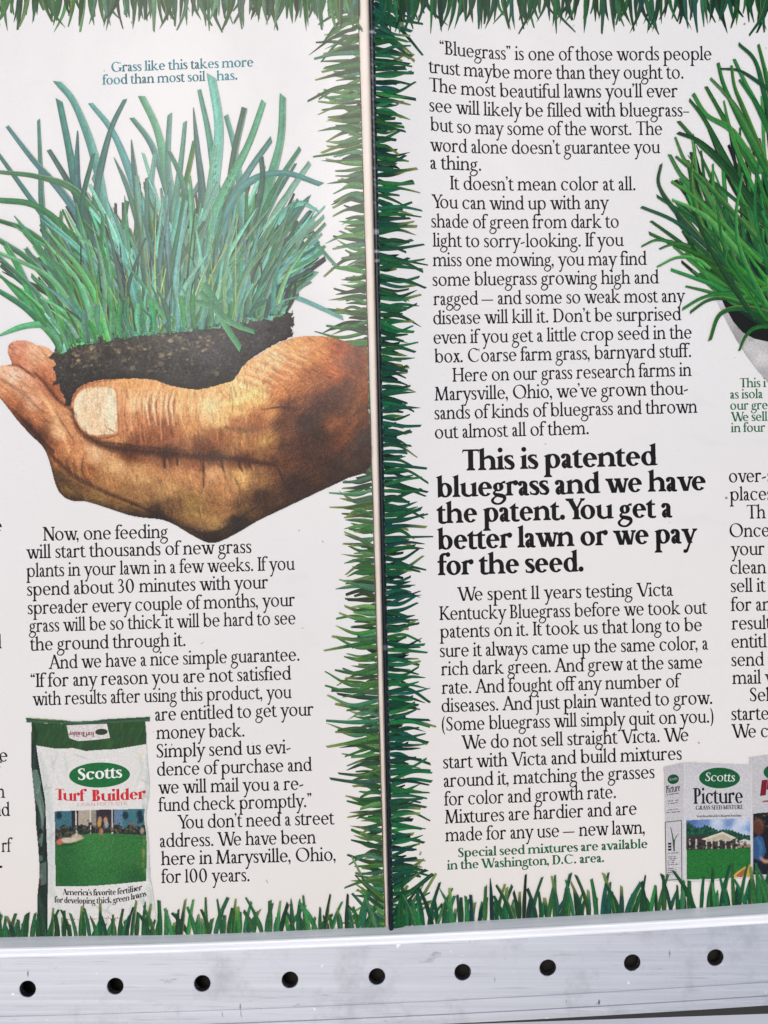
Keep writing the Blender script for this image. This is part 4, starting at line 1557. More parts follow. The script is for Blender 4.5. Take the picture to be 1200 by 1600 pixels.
# hatching of the painter's brush, following the form
for _ in range(5200):
    x_, y_ = rng.uniform(-6, 578), rng.uniform(526, 846)
    if x_ < 112 and y_ < 700:
        dx_, dy_ = 0.75, 0.55
    elif y_ > 712 and x_ < 440:
        dx_, dy_ = 0.25 + 0.4 * (x_ < 150), 0.9
    elif x_ > 420:
        dx_, dy_ = (0.85, 0.5) if y_ < 600 else (0.7, -0.65)
    else:
        dx_, dy_ = 0.08, 1.0
    L_ = rng.uniform(4, 15)
    b_ = cv.at(x_, y_)
    k_ = rng.choice([0.66, 0.76, 0.84, 1.14, 1.24])
    cv.stroke([(x_ - dx_ * L_ / 2, y_ - dy_ * L_ / 2), (x_ + rng.normal(0, .8), y_), (x_ + dx_ * L_ / 2, y_ + dy_ * L_ / 2)], rng.uniform(.8, 1.9), np.clip(b_ * k_, 0, 250), .62, .8)
cv.grain(12.0, 1, (1.1, 1, .9))
cv.grain(6.0, 2, (1.1, 1, .8))
cv.build('hand_picture', HANDS, 0, 210e-6, M_PHOTO, left)

# soil
SOIL_TOP = [(77, 553), (88, 546), (104, 541), (122, 532), (150, 527), (200, 520), (260, 511), (320, 506), (370, 499), (410, 490), (440, 484), (455, 487), (460, 494), (459, 506)]
SOIL_BOT = [(457, 526), (446, 531), (426, 540), (406, 552.5), (392, 562), (380, 573), (372, 585), (364, 595), (350, 600), (330, 605), (310, 609), (285, 607), (258, 601), (240, 594), (210, 592), (180, 593), (155, 595),
            (135, 600), (122, 608), (114, 620), (111, 633), (104, 630), (98, 620), (97, 606), (87, 600), (85, 588), (88, 580), (80, 570), (82, 562)]
cv = Canvas(70, 470, 466, 640, 1.0)
cv.idw([(100, 560, (44, 40, 36)), (90, 590, (30, 28, 28)), (108, 620, (20, 18, 18)), (150, 550, (62, 54, 46)), (150, 585, (36, 33, 32)), (220, 540, (58, 54, 48)), (220, 580, (38, 37, 38)), (300, 530, (58, 57, 58)), (300, 590, (30, 30, 32)),
        (330, 560, (52, 52, 56)), (400, 510, (52, 50, 56)), (400, 545, (40, 40, 44)), (440, 500, (44, 42, 46)), (440, 525, (34, 33, 36)), (345, 598, (22, 21, 22)), (260, 515, (66, 64, 60))], 3, 6)
cv.grain(15, 1, (1, .95, .9))
cv.grain(11, 3, (1, .9, .78))
for _ in range(230):
    x_ = rng.uniform(78, 350)
    y_ = 556 + rng.normal(0, 20) - (x_ - 90) * 0.09
    s_ = rng.uniform(0.6, 2.4) if rng.random() < .8 else rng.uniform(2, 4)
    cv.ell(x_, y_, s_ * rng.uniform(.8, 2), s_, np.array((164, 142, 100)) * rng.uniform(.6, 1.25), rng.uniform(.3, .8))
for _ in range(90):
    x_ = rng.uniform(80, 456)
    y_ = 556 - (x_ - 90) * .12 + rng.normal(0, 26)
    cv.ell(x_, y_, rng.uniform(3, 9), rng.uniform(2, 5), np.array((74, 70, 66)) * rng.uniform(.3, 1.2), rng.uniform(.25, .6), .5)
for _ in range(70):
    cv.ell(rng.uniform(120, 440), rng.uniform(500, 600), rng.uniform(.6, 1.4), rng.uniform(.6, 1.4), (150, 146, 132), .6)
for _ in range(200):
    cv.ell(rng.uniform(78, 455), rng.uniform(495, 610), rng.uniform(1.5, 5), rng.uniform(1, 3), (16, 15, 16), rng.uniform(.3, .7))
cv.stroke([(112, 632), (124, 606), (156, 593), (240, 591), (310, 606), (372, 590), (404, 552), (456, 524)], 8, (14, 12, 12), 0.7, 4, False)
so_ = [tuple(p) for p in smooth_path(SOIL_TOP, 3)] + [tuple(p) for p in smooth_path(SOIL_BOT, 3)]
rough = []
for (ax, ay), (bx, by) in zip(so_, so_[1:] + so_[:1]):
    m = max(1, int(math.hypot(bx - ax, by - ay) / 2.5))
    for k in range(m):
        t = k / m
        x_, y_ = ax + (bx - ax) * t, ay + (by - ay) * t
        onedge = x_ < 112 or (x_ > 436 and y_ < 525)
        a_ = 3.2 if onedge else 0.5
        rough.append((x_ + rng.normal(0, a_), y_ + rng.normal(0, a_)))
cv.build('soil_picture', rough, 0, 216e-6, M_PHOTO, left)

# the clump of grass
acc = Acc()
lay = 0
DZG = 222e-6


def tuft(pts, wd, col, **k):
    global lay
    lay += 1
    blade(acc, pts, wd, 0, DZG + lay * 0.45e-6, col, **k)


TG = [(76, 142, 126), (88, 156, 142), (62, 126, 106), (104, 170, 154), (70, 138, 106), (50, 108, 92), (112, 168, 142)]
TGL = [(44, 128, 72), (56, 142, 84), (36, 112, 64), (70, 148, 98), (50, 126, 94)]
TGD = [(22, 58, 50), (30, 72, 60), (26, 64, 44), (40, 44, 52), (34, 78, 62)]


def soil_y(x):
    return np.interp(x, [p[0] for p in SOIL_TOP], [p[1] for p in SOIL_TOP])


def infill(n, h0, h1, cols, w0, w1, spread, x0=92, x1=446, dark=False):
    for _ in range(n):
        bx = rng.uniform(x0, x1)
        yb = soil_y(bx) + rng.uniform(-6, 10)
        h = rng.uniform(h0, h1) * (1 - 0.35 * abs((bx - 265) / 180) ** 2)
        lean = (bx - 262) / 180 * spread + rng.normal(0, 0.21)
        tx = bx + lean * h
        ty = yb - h * (1 - 0.25 * lean * lean)
        if tx > 512:
            continue
        cl = pick(cols if bx > 190 or rng.random() < 0.3 else [tuple(np.array(c) * (0.85, 1.0, 0.72)) for c in cols])
        tuft([(bx, yb), (bx + lean * h * 0.32 + rng.normal(0, 4), yb - h * 0.5), (tx, ty)], rng.uniform(w0, w1), cl, tip=rng.uniform(.3, .75), blunt=rng.random() < .7,
             edge=(170, 184, 96) if rng.random() < .22 else ((156, 200, 178) if rng.random() < .3 else None), var=0.10, tex=.13)


infill(95, 120, 240, TGD, 9, 14, 0.62)
infill(60, 150, 290, TG + TGL, 10, 14, 0.60)
outer = [
    ([(176, 400), (150, 255), (118, 165), (89, 127)], 11), ([(135, 400), (118, 290), (106, 225), (92, 156)], 11), ([(78, 420), (66, 330), (63, 260), (60, 187)], 8), ([(160, 400), (104, 310), (52, 250), (11, 197)], 10),
    ([(140, 470), (90, 370), (40, 300), (-6, 236)], 9), ([(250, 400), (214, 300), (178, 210), (141, 161)], 11), ([(140, 400), (152, 290), (172, 205), (195, 155)], 9), ([(290, 400), (260, 290), (236, 225), (206, 184)], 11),
    ([(278, 400), (264, 290), (246, 205), (221, 150)], 12), ([(272, 400), (268, 320), (262, 250), (265, 178)], 10), ([(262, 400), (276, 300), (284, 240), (289, 190)], 8), ([(320, 400), (316, 300), (308, 230), (302, 168)], 9),
    ([(345, 420), (338, 300), (326, 210), (311, 140)], 11), ([(322, 400), (333, 290), (342, 200), (330, 118)], 15), ([(380, 400), (376, 300), (366, 230), (353, 180)], 9), ([(345, 420), (358, 310), (366, 240), (382, 168)], 11),
    ([(290, 430), (350, 300), (388, 225), (412, 158)], 11), ([(395, 420), (418, 300), (438, 220), (442, 149)], 12), ([(330, 430), (360, 320), (390, 265), (424, 217)], 10), ([(395, 440), (412, 340), (438, 280), (469, 231)], 10),
    ([(396, 450), (424, 350), (452, 300), (484, 254)], 11), ([(330, 380), (380, 292), (440, 270), (502, 288)], 9), ([(404, 460), (430, 370), (456, 335), (482, 310)], 11), ([(390, 450), (430, 352), (466, 318), (500, 331)], 9),
    ([(392, 470), (420, 372), (470, 362), (526, 416)], 9), ([(416, 490), (440, 440), (468, 400), (494, 362)], 11), ([(420, 500), (436, 440), (456, 410), (492, 398)], 11), ([(428, 492), (444, 476), (464, 452), (493, 424)], 10),
    ([(312, 452), (390, 450), (460, 464), (536, 497)], 8), ([(128, 440), (124, 330), (120, 270), (121, 204)], 10), ([(170, 440), (132, 330), (104, 280), (76, 234)], 10), ([(160, 480), (110, 372), (56, 322), (-6, 312)], 10),
    ([(150, 490), (92, 405), (46, 362), (-6, 343)], 9), ([(140, 500), (90, 430), (52, 376), (22, 337)], 10), ([(132, 500), (88, 452), (44, 405), (-6, 372)], 10), ([(108, 545), (70, 505), (30, 460), (-6, 424)], 12),
    ([(100, 545), (72, 510), (36, 478), (-6, 452)], 12), ([(120, 500), (80, 505), (36, 510), (-6, 526)], 9), ([(180, 380), (120, 300), (60, 276), (-6, 268)], 9), ([(230, 400), (214, 340), (198, 290), (178, 246)], 9),
    ([(214, 400), (216, 320), (210, 270), (205, 218)], 10), ([(236, 400), (240, 330), (236, 290), (242, 240)], 9), ([(98, 548), (60, 486), (30, 420), (8, 382)], 11), ([(110, 520), (104, 440), (92, 390), (96, 330)], 8),
    ([(150, 470), (140, 380), (128, 320), (146, 240)], 9), ([(330, 420), (296, 320), (280, 270), (264, 236)], 9), ([(366, 440), (400, 330), (410, 280), (408, 246)], 9), ([(300, 420), (322, 330), (330, 270), (338, 226)], 9)]
for pts, wd in outer:
    p0 = np.array(pts, float)
    cl = pick(TG if p0[-1][0] > 100 else TGL)
    if p0[-1][0] < 210 and p0[-1][1] < 260:
        cl = pick([(58, 120, 114), (50, 106, 96), (70, 132, 126)])
    tuft(pts, wd * 1.3, cl, tip=rng.uniform(.5, .85), blunt=rng.random() < .85, edge=(160, 200, 176) if rng.random() < .55 else None, var=.07, sub=8, mid=1.3)
infill(190, 70, 240, TG + TGL, 7, 11, 0.55)
infill(70, 60, 170, TG, 6, 10, 0.35, 180, 400)
infill(40, 30, 110, TGD + TG, 5, 9, 0.5)
infill(70, 90, 250, TG + [(110, 168, 146)], 9, 13, 0.55, 120, 430)
infill(70, 40, 190, [(58, 62, 76), (46, 66, 70), (40, 74, 64)], 3, 6, 0.5, 120, 430)
infill(80, 60, 220, TG, 7, 10, 0.55, 120, 430)
infill(24, 60, 200, [(130, 160, 78), (110, 150, 84), (150, 172, 96)], 2.0, 3.2, 0.55)
infill(70, 20, 70, TGL + TG, 5, 8, 0.6)
for pts, wd in (([(318, 442), (338, 478), (352, 508), (376, 545)], 14), ([(312, 456), (344, 490), (368, 508), (398, 519)], 11), ([(300, 470), (330, 480), (350, 500)], 9), ([(96, 548), (88, 530), (72, 512)], 9), ([(240, 470), (262, 500), (272, 516)], 8)):
    tuft(pts, wd, (72, 146, 100), tip=.8, edge=(130, 190, 130), var=.06)
for b_ in ((132, 530), (152, 522), (186, 518), (214, 520), (240, 514), (262, 512), (286, 508), (300, 506), (330, 500)):
    tuft([(b_[0] - rng.uniform(-8, 8), b_[1] - 46), (b_[0], b_[1] - 20), (b_[0] + rng.uniform(-4, 6), b_[1] + rng.uniform(0, 12))], 9, pick([(56, 132, 104), (76, 150, 122), (50, 140, 84)]), tip=.5, var=.06)
acc.build('turf_picture', M_INK, left)

# ------------------------------------------------------------------ printed picture: fertilizer bag
RED = (206, 44, 50)
BAG = [(56, 1160), (229, 1160), (231, 1190), (234, 1220), (233, 1245), (230, 1262), (228, 1280), (231, 1296), (233, 1320), (234, 1345), (235, 1370), (240, 1398), (243, 1424), (245, 1452), (245, 1468), (74, 1469), (74, 1420), (75, 1360), (72, 1300),
       (70, 1250), (64, 1215), (58, 1180)]
cv = Canvas(44, 1118, 250, 1470, 0.8)
cv.fill((228, 226, 220))
cv.stroke([(62, 1180), (70, 1215), (76, 1260), (80, 1330), (80, 1400)], 9, (196, 206, 200), 0.8, 5)
cv.stroke([(231, 1180), (231, 1230), (229, 1290), (232, 1350), (238, 1420)], 7, (186, 200, 188), 0.8, 4)
for x_, y_, dx_, dy_ in ((78, 1180, 6, 26), (90, 1176, -10, 22), (100, 1178, 4, 30), (214, 1176, 8, 24), (222, 1200, -8, 20), (214, 1390, 24, 50), (226, 1384, 12, 36), (84, 1392, 10, 40), (80, 1420, 16, 24), (236, 1400, -10, 40)):
    cv.stroke([(x_, y_), (x_ + dx_ * .5 + 2, y_ + dy_ * .5), (x_ + dx_, y_ + dy_)], 4, (194, 206, 194), 0.6, 2.5)
for _ in range(60):                                   # crumpled plastic
    x_ = rng.choice([rng.uniform(62, 84), rng.uniform(222, 240), rng.uniform(90, 225)])
    y_ = rng.uniform(1172, 1460) if not 90 < x_ < 222 else rng.choice([rng.uniform(1174, 1190), rng.uniform(1418, 1464)])
    a_ = rng.normal(1.4, .6)
    l_ = rng.uniform(4, 12)
    cv.stroke([(x_ - math.cos(a_) * l_, y_ - math.sin(a_) * l_), (x_ + rng.normal(0, 1.5), y_), (x_ + math.cos(a_) * l_, y_ + math.sin(a_) * l_)], rng.uniform(1.5, 4), (172, 184, 174) if rng.random() < .55 else (244, 242, 238), .55, 1.4)
cv.stroke([(213, 1184), (224, 1176)], 5, (226, 220, 176), 0.6, 3)
cv.grain(3, 1)
cv.build('bag_picture', BAG, 0, 222e-6, M_PHOTO, left)
cv = Canvas(44, 1118, 250, 1470, 0.8)
cv.fill((26, 44, 38))
cv.stroke([(55, 1166), (53, 1195), (58, 1230), (62, 1275), (63, 1330)], 4, (60, 84, 74), 0.6, 2)
cv.poly([(50, 1204), (58, 1202), (64, 1222), (61, 1240), (53, 1240)], (108, 136, 124), .85)
cv.poly([(53, 1244), (62, 1226), (70, 1262), (68, 1290), (60, 1262)], (120, 146, 134), .7)
cv.stroke([(62, 1250), (66, 1290), (64, 1330)], 3, (150, 170, 158), 0.7, 1.5)
cv.stroke([(70, 1230), (72, 1290), (72, 1340)], 2.5, (10, 18, 16), 0.9, 1.2)
for k_ in range(7):
    y_ = 1296 + k_ * 14
    cv.poly([(60, y_), (66, y_ - 2), (67, y_ + 6), (61, y_ + 8)], (92, 120, 106) if k_ % 2 else (12, 18, 18), .8)
cv.poly([(62, 1350), (72, 1346), (72, 1380), (64, 1384)], (104, 128, 116), .7)
for k_ in range(5):
    cv.poly([(60, 1352 + k_ * 7), (63, 1351 + k_ * 7), (63, 1355 + k_ * 7), (60, 1356 + k_ * 7)], (150, 60, 56), .8)
cv.stroke([(60, 1400), (66, 1430), (64, 1466)], 6, (70, 100, 84), 0.6, 3)
cv.grain(9, 1)
cv.build('bag_side_picture', [(49, 1128), (57, 1128), (57, 1165), (59, 1180), (65, 1215), (71, 1250), (73, 1300), (75, 1360), (74.5, 1420), (75, 1470), (57, 1470), (58, 1400), (61, 1370), (61, 1350), (59, 1320), (56, 1290), (55, 1262), (51, 1222), (48, 1192), (48.5, 1165)],
         0, 226e-6, M_PHOTO, left)
cv = Canvas(38, 1116, 240, 1180, 0.8)
cv.fill((36, 74, 40))
for _ in range(900):
    x_, y_ = rng.uniform(46, 232), rng.uniform(1126, 1176)
    cv_c = (rng.uniform(24, 66), rng.uniform(60, 104), rng.uniform(26, 56))
    d_ = np.s_[max(0, int((y_ - 1116 - 5) / .8)):int((y_ - 1116 + 5) / .8) + 1, max(0, int((x_ - 38 - 3) / .8)):int((x_ - 38 + 3) / .8) + 1]
    a_ = np.clip(1.2 - np.abs((cv.X[d_] - x_) + 0.35 * (cv.Y[d_] - y_)) / 1.0, 0, 1)[..., None] * .6
    cv.rgb[d_] = cv.rgb[d_] * (1 - a_) + np.array(cv_c) * a_
cv.stroke([(52, 1168), (56, 1150), (52, 1132)], 6, (16, 34, 24), .7, 3)
cv.stroke([(118, 1134), (126, 1160), (122, 1172)], 8, (70, 112, 52), .35, 5)
cv.stroke([(160, 1150), (172, 1160), (170, 1172)], 7, (90, 130, 60), .35, 5)
cv.build('bag_top_picture', [(49, 1129), (115, 1131), (160, 1129.5), (227, 1126), (228.5, 1145), (229, 1163), (205, 1167), (180, 1171), (150, 1172.5), (134, 1174), (115, 1169.5), (85, 1170), (58, 1165.5), (50, 1162)], 0, 230e-6, M_PHOTO, left)
acc = Acc()
acc_dz = 234e-6
# folded seam along the top of the bag
cv = Canvas(38, 1116, 240, 1136, 0.8)
cv.fill((60, 96, 66))
cv.stroke([(40, 1123.5), (97, 1127.5), (115, 1129.5), (150, 1128), (162, 1126.5), (234, 1122)], 1.6, (30, 60, 44), .9, .8, False)
cv.stroke([(42, 1121.5), (70, 1124), (97, 1125.5)], 1.6, (150, 160, 70), .9, .8)
cv.stroke([(100, 1128), (130, 1128.5), (160, 1125)], 1.5, (120, 150, 140), .7, .8)
cv.grain(8, 1)
cv.build('bag_seam_picture', [(40, 1121), (97, 1124.6), (115, 1127), (150, 1125.4), (160, 1123.6), (234, 1119.6), (234.5, 1127.4), (160, 1130.8), (115, 1132.6), (97, 1131.2), (41, 1129.2)], 0, 234e-6, M_PHOTO, left)
flat_poly(acc, smooth_path([(104, 1133.4), (135, 1132), (167, 1131), (169, 1140), (172, 1153), (150, 1156), (122, 1158), (113, 1155), (108, 1153), (106, 1143), (104, 1133.4)], 1)[:-1], 0, 236e-6, (222, 216, 214))
flat_poly(acc, oval(158.5, 1143.6, 9.6, 4.9, -2), 0, 238e-6, (40, 62, 40))
text(acc, FAT, "Turf Builder", [(107.5, 1144.0), (148, 1143)], 7.6, 0, 242e-6, (122, 34, 40), rot180=True)
acc.build('bag_header_label', M_INK, left)
acc = Acc()
# oval emblem with the maker's name, product name
flat_poly(acc, oval(155.5, 1211, 47.6, 19.6, -1.5), 0, 236e-6, (20, 108, 54))
text(acc, Face(19.5, 7.5, 1.0, 7), "Scotts", [(122, 1219), (191, 1214.6)], 18.2, 0, 242e-6, (242, 244, 238))
acc.build('bag_emblem', M_INK, left)
acc = Acc()
text(acc, FAT, "Turf", [(87, 1250), (110, 1251.2), (136, 1251.8)], 17.8, 0, 242e-6, RED)
text(acc, FAT, "Builder", [(143.5, 1252), (185, 1250.8), (228, 1248)], 17.8, 0, 242e-6, RED)
text(acc, Face(6, 4, 1.25, 3), "LAWN FERTILIZER", [(121, 1260), (199, 1257.6)], 5.0, 0, 242e-6, (196, 92, 92))
acc.build('bag_product_name', M_INK, left)
acc = Acc()
text(acc, FAT, "America’s favorite fertilizer", [(98, 1398.4), (150, 1399.2), (190, 1397), (222, 1390.5)], 9.4, 0, 242e-6, (26, 24, 28))
text(acc, FAT, "for developing thick green lawns", [(85, 1410.4), (140, 1412), (190, 1409), (229, 1400)], 9.6, 0, 242e-6, (26, 24, 28))
for k_ in range(46):                                  # illegible red fine print, mostly behind the blades
    x_ = 96 + k_ * 2.8
    if rng.random() < .72:
        y_ = 1438 - 0.00035 * (x_ - 96) ** 2 + rng.normal(0, .4)
        flat_poly(acc, [(x_, y_), (x_ + 1.6, y_), (x_ + 1.6, y_ - rng.uniform(1.2, 3.2)), (x_, y_ - rng.uniform(1.2, 3))], 0, 242e-6, (206, 110, 96))
acc.build('bag_slogan', M_INK, left)
# photo on the bag: house front, borders, lawn, lying dog
cv = Canvas(82, 1260, 232, 1390, 0.8)
cv.fill((44, 118, 54))
cv.idw([(100, 1330, (38, 100, 48)), (150, 1330, (52, 122, 58)), (210, 1330, (46, 116, 54)), (100, 1375, (34, 96, 44)), (150, 1370, (44, 112, 52)), (215, 1370, (32, 92, 44)), (226, 1340, (60, 110, 50)), (150, 1310, (60, 124, 60))], 2.5, 8)
top = cv.Y < np.interp(cv.X, [82, 100, 120, 140, 165, 200, 232], [1318, 1312, 1307, 1302.5, 1302, 1303.5, 1305.5])
cv.blend(top * 1.0, (40, 46, 44))
for x0_, x1_, c_ in ((84, 112, (58, 106, 118)), (112, 118, (40, 40, 50)), (122, 142, (176, 164, 146)), (142, 150, (150, 140, 126)), (150, 174, (46, 40, 44)), (178, 192, (98, 126, 152)), (192, 227, (62, 114, 122))):
    cv.blend(((cv.X > x0_) & (cv.X < x1_) & top & (cv.Y < 1292 + 4 * np.sin(cv.X * .3))) * 1.0, c_)
for x_ in (118.5, 141, 175):
    cv.blend(((np.abs(cv.X - x_ - (cv.Y - 1266) * .02) < 1.0) & top) * .95, (214, 206, 196))
for x_, y_ in ((92, 1274), (196, 1274), (218, 1272), (220, 1280)):
    cv.ell(x_, y_, 4.5, 6, (18, 40, 52), .9)
for k_ in range(170):
    x_ = rng.uniform(84, 226)
    y_ = np.interp(x_, [84, 120, 150, 200, 226], [1304, 1296, 1294, 1296, 1298]) + rng.normal(0, 5)
    cv.blend((np.hypot(cv.X - x_, (cv.Y - y_) * 1.2) < rng.uniform(1, 3.4)) * top * .75, [(24, 38, 30), (14, 22, 22), (92, 84, 66), (60, 70, 44), (120, 92, 80)][rng.integers(5)])
for x_, y_, c_ in ((155, 1287, (206, 160, 60)), (166.5, 1288, (150, 170, 190)), (165, 1282, (200, 150, 120)), (156, 1281, (190, 150, 110)), (222, 1298, (170, 150, 130)), (158, 1299, (190, 120, 96))):
    cv.ell(x_, y_, 3.2, 5.5, c_, .9)
cv.ell(108, 1313, 15, 4.5, (214, 196, 172), .95)
cv.ell(120, 1308, 9, 5, (206, 188, 160), .9)
cv.ell(93, 1316, 5, 4.2, (208, 104, 84), .95)
cv.stroke([(118, 1308), (121, 1299)], 3, (214, 196, 176), .9, 1)
cv.stroke([(122, 1310), (131, 1309.5)], 3, (200, 180, 150), .9, 1)
cv.stroke([(92, 1321), (110, 1319), (126, 1314)], 3, (24, 60, 30), .7, 1.5)
for k_ in range(8):
    cv.ell(225 + rng.normal(0, 2), rng.uniform(1312, 1370), 2, 5, (140, 150, 76), .4)
cv.grain(9, 1)
cv.grain(5, 2)
cv.build('bag_lawn_picture', [(85, 1267.3), (120, 1266), (160, 1264.6), (227, 1263.6), (225.6, 1272), (226, 1284), (228.6, 1300), (230, 1330), (228.6, 1377), (190, 1381), (150, 1384.4), (120, 1385.4), (86.4, 1385)], 0, 240e-6, M_PHOTO, left)

# ------------------------------------------------------------------ printed picture: pot of bluegrass on the right page
cv = Canvas(1085, 396, 1500, 640, 1.0)
cv.idw([(1100, 420, (206, 206, 206)), (1118, 440, (170, 168, 166)), (1120, 470, (214, 212, 210)), (1130, 500, (186, 184, 182)), (1150, 530, (160, 160, 158)), (1170, 545, (206, 205, 203)), (1190, 560, (216, 214, 212)), (1160, 555, (176, 174, 172)),
        (1190, 585, (178, 177, 175)), (1200, 545, (196, 194, 192))], 3, 4)
for _ in range(40):
    t_ = rng.random()
    cv.ell(1108 + 70 * t_ + rng.normal(0, 6), 424 + 110 * t_ + rng.normal(0, 6), rng.uniform(1, 5), rng.uniform(1, 3), (110, 108, 106), rng.uniform(.15, .5))
cv.grain(9, 1)
cv.build('pot_picture', [(1096, 405), (1103, 430), (1112, 453), (1124, 480), (1137, 507), (1150, 531), (1166, 556), (1184, 580), (1204, 603), (1240, 622), (1290, 628), (1340, 622), (1390, 592), (1430, 548), (1462, 490), (1490, 410), (1400, 400)], 1, 200e-6, M_PHOTO, right)
acc = Acc()
flat_poly(acc, [(1118, 445), (1132, 478), (1146, 503), (1160, 519), (1178, 529), (1204, 535), (1290, 552), (1380, 535), (1440, 490), (1470, 425), (1420, 340), (1340, 260), (1206, 230), (1180, 320), (1150, 380), (1124, 425)], 1, 204e-6, (10, 16, 12))
lay = 0
DZG = 208e-6


def rtuft(pts, wd, col, **k):
    global lay
    lay += 1
    blade(acc, pts, wd, 1, DZG + lay * 0.3e-6, col, **k)


RG = [(34, 112, 44), (44, 126, 54), (26, 98, 40), (58, 134, 64), (34, 116, 54), (22, 84, 40)]
RGD = [(10, 44, 26), (14, 56, 32), (8, 34, 22)]
for cols, n_, lo_, hi_ in ((RGD, 260, 80, 330), (RG, 300, 90, 330)):      # the rest of the tuft, to the right
    for _ in range(n_):
        bx, by = rng.uniform(1225, 1470), rng.uniform(370, 520)
        a_ = math.radians(95 - (bx - 1290) * .3 + rng.normal(0, 12))
        ln = rng.uniform(lo_, hi_)
        if by - math.sin(a_) * ln < 90 or bx + math.cos(a_) * ln < 1212:
            continue
        rtuft([(bx, by), (bx + math.cos(a_ + .1) * ln * .5, by - math.sin(a_ + .1) * ln * .5), (bx + math.cos(a_) * ln, by - math.sin(a_) * ln)], rng.uniform(7, 10), pick(cols), tip=rng.uniform(.4, .8))
for cols, n_, lo_, hi_ in ((RGD, 110, 60, 230), (RG, 60, 80, 260), (RGD, 40, 50, 160), (RG, 50, 60, 200)):
    for _ in range(n_):
        bx, by = rng.uniform(1130, 1290), rng.uniform(380, 520)
        by = min(by, 412 + (bx - 1110) * 1.15)
        a_ = math.radians(rng.uniform(95, 150))
        ln = rng.uniform(lo_, hi_)
        ex, ey = bx + math.cos(a_) * ln, by - math.sin(a_) * ln
        # keep inside the tuft's outline
        lim = np.interp(ey, [60, 150, 260, 380, 430, 480], [1165, 1090, 1045, 1022, 1050, 1085])
        if ex < lim + rng.uniform(4, 26) or ey < 100:
            continue
        rtuft([(bx, by), (bx + math.cos(a_ + .12) * ln * .5, by - math.sin(a_ + .12) * ln * .5), (ex, ey)], rng.uniform(7, 10), pick(cols), tip=rng.uniform(.4, .8), blunt=rng.random() < .7,
              edge=(130, 160, 70) if rng.random() < .3 else None, var=.08)
routs = [
    ([(1215, 240), (1195, 150), (1180, 95), (1154, 68)], 8), ([(1215, 200), (1200, 130), (1193, 100), (1185, 69)], 8), ([(1220, 250), (1188, 175), (1165, 130), (1147, 92)], 8), ([(1215, 300), (1160, 195), (1132, 135), (1122, 98)], 8),
    ([(1215, 150), (1185, 128), (1155, 110), (1125, 107)], 6), ([(1200, 260), (1162, 170), (1148, 135), (1143, 102)], 7), ([(1190, 240), (1155, 175), (1132, 145), (1110, 122)], 7), ([(1180, 270), (1140, 200), (1120, 165), (1103, 135)], 8),
    ([(1190, 270), (1145, 205), (1105, 180), (1083, 146)], 9), ([(1180, 330), (1130, 240), (1100, 185), (1077, 155)], 9), ([(1180, 300), (1150, 230), (1138, 190), (1131, 157)], 7), ([(1215, 230), (1190, 175), (1172, 148), (1155, 124)], 7),
    ([(1180, 320), (1125, 255), (1090, 222), (1060, 189)], 8), ([(1190, 330), (1135, 260), (1095, 222), (1059, 207)], 9), ([(1130, 350), (1095, 285), (1070, 250), (1055, 214)], 8), ([(1140, 390), (1085, 300), (1062, 270), (1046, 241)], 9),
    ([(1190, 380), (1125, 310), (1092, 275), (1056, 244)], 8), ([(1110, 400), (1086, 320), (1080, 280), (1083, 238)], 7), ([(1120, 400), (1060, 335), (1030, 290), (1033, 256)], 8), ([(1190, 410), (1125, 345), (1085, 308), (1049, 283)], 8),
    ([(1150, 430), (1095, 355), (1060, 328), (1026, 306)], 7), ([(1160, 400), (1110, 345), (1080, 325), (1050, 312)], 9), ([(1150, 430), (1090, 372), (1050, 343), (1002, 323)], 7), ([(1180, 480), (1120, 425), (1065, 380), (1017, 345)], 9),
    ([(1150, 430), (1100, 402), (1060, 385), (1014, 364)], 7), ([(1060, 382), (1046, 377), (1024, 375), (1002, 385)], 5), ([(1080, 386), (1066, 381), (1048, 382), (1030, 389)], 5), ([(1110, 420), (1088, 405), (1058, 402), (1026, 417)], 6),
    ([(1160, 478), (1120, 448), (1085, 434), (1048, 421)], 7), ([(1190, 475), (1140, 466), (1105, 455), (1071, 447)], 7), ([(1190, 470), (1140, 458), (1100, 464), (1066, 483)], 6), ([(1170, 478), (1130, 466), (1104, 470), (1078, 488)], 6),
    ([(1220, 496), (1168, 482), (1126, 490), (1109, 532)], 9), ([(1220, 510), (1184, 511), (1166, 524), (1155, 548)], 7), ([(1216, 450), (1195, 452), (1176, 457), (1160, 466)], 7), ([(1190, 470), (1150, 420), (1130, 380), (1120, 320)], 7),
    ([(1200, 480), (1160, 400), (1150, 340), (1160, 270)], 7), ([(1210, 440), (1185, 360), (1180, 310), (1185, 250)], 7), ([(1180, 500), (1140, 440), (1110, 390), (1084, 330)], 8), ([(1198, 500), (1158, 440), (1136, 410), (1137, 390)], 6)]
for pts, wd in routs:
    rtuft(pts, wd * 1.05, pick(RG), tip=rng.uniform(.45, .85), blunt=True, edge=(150, 160, 80) if rng.random() < .35 else None, mid=1.3, low=.5, var=.07, sub=7)
acc.build('bluegrass_picture', M_INK, right)

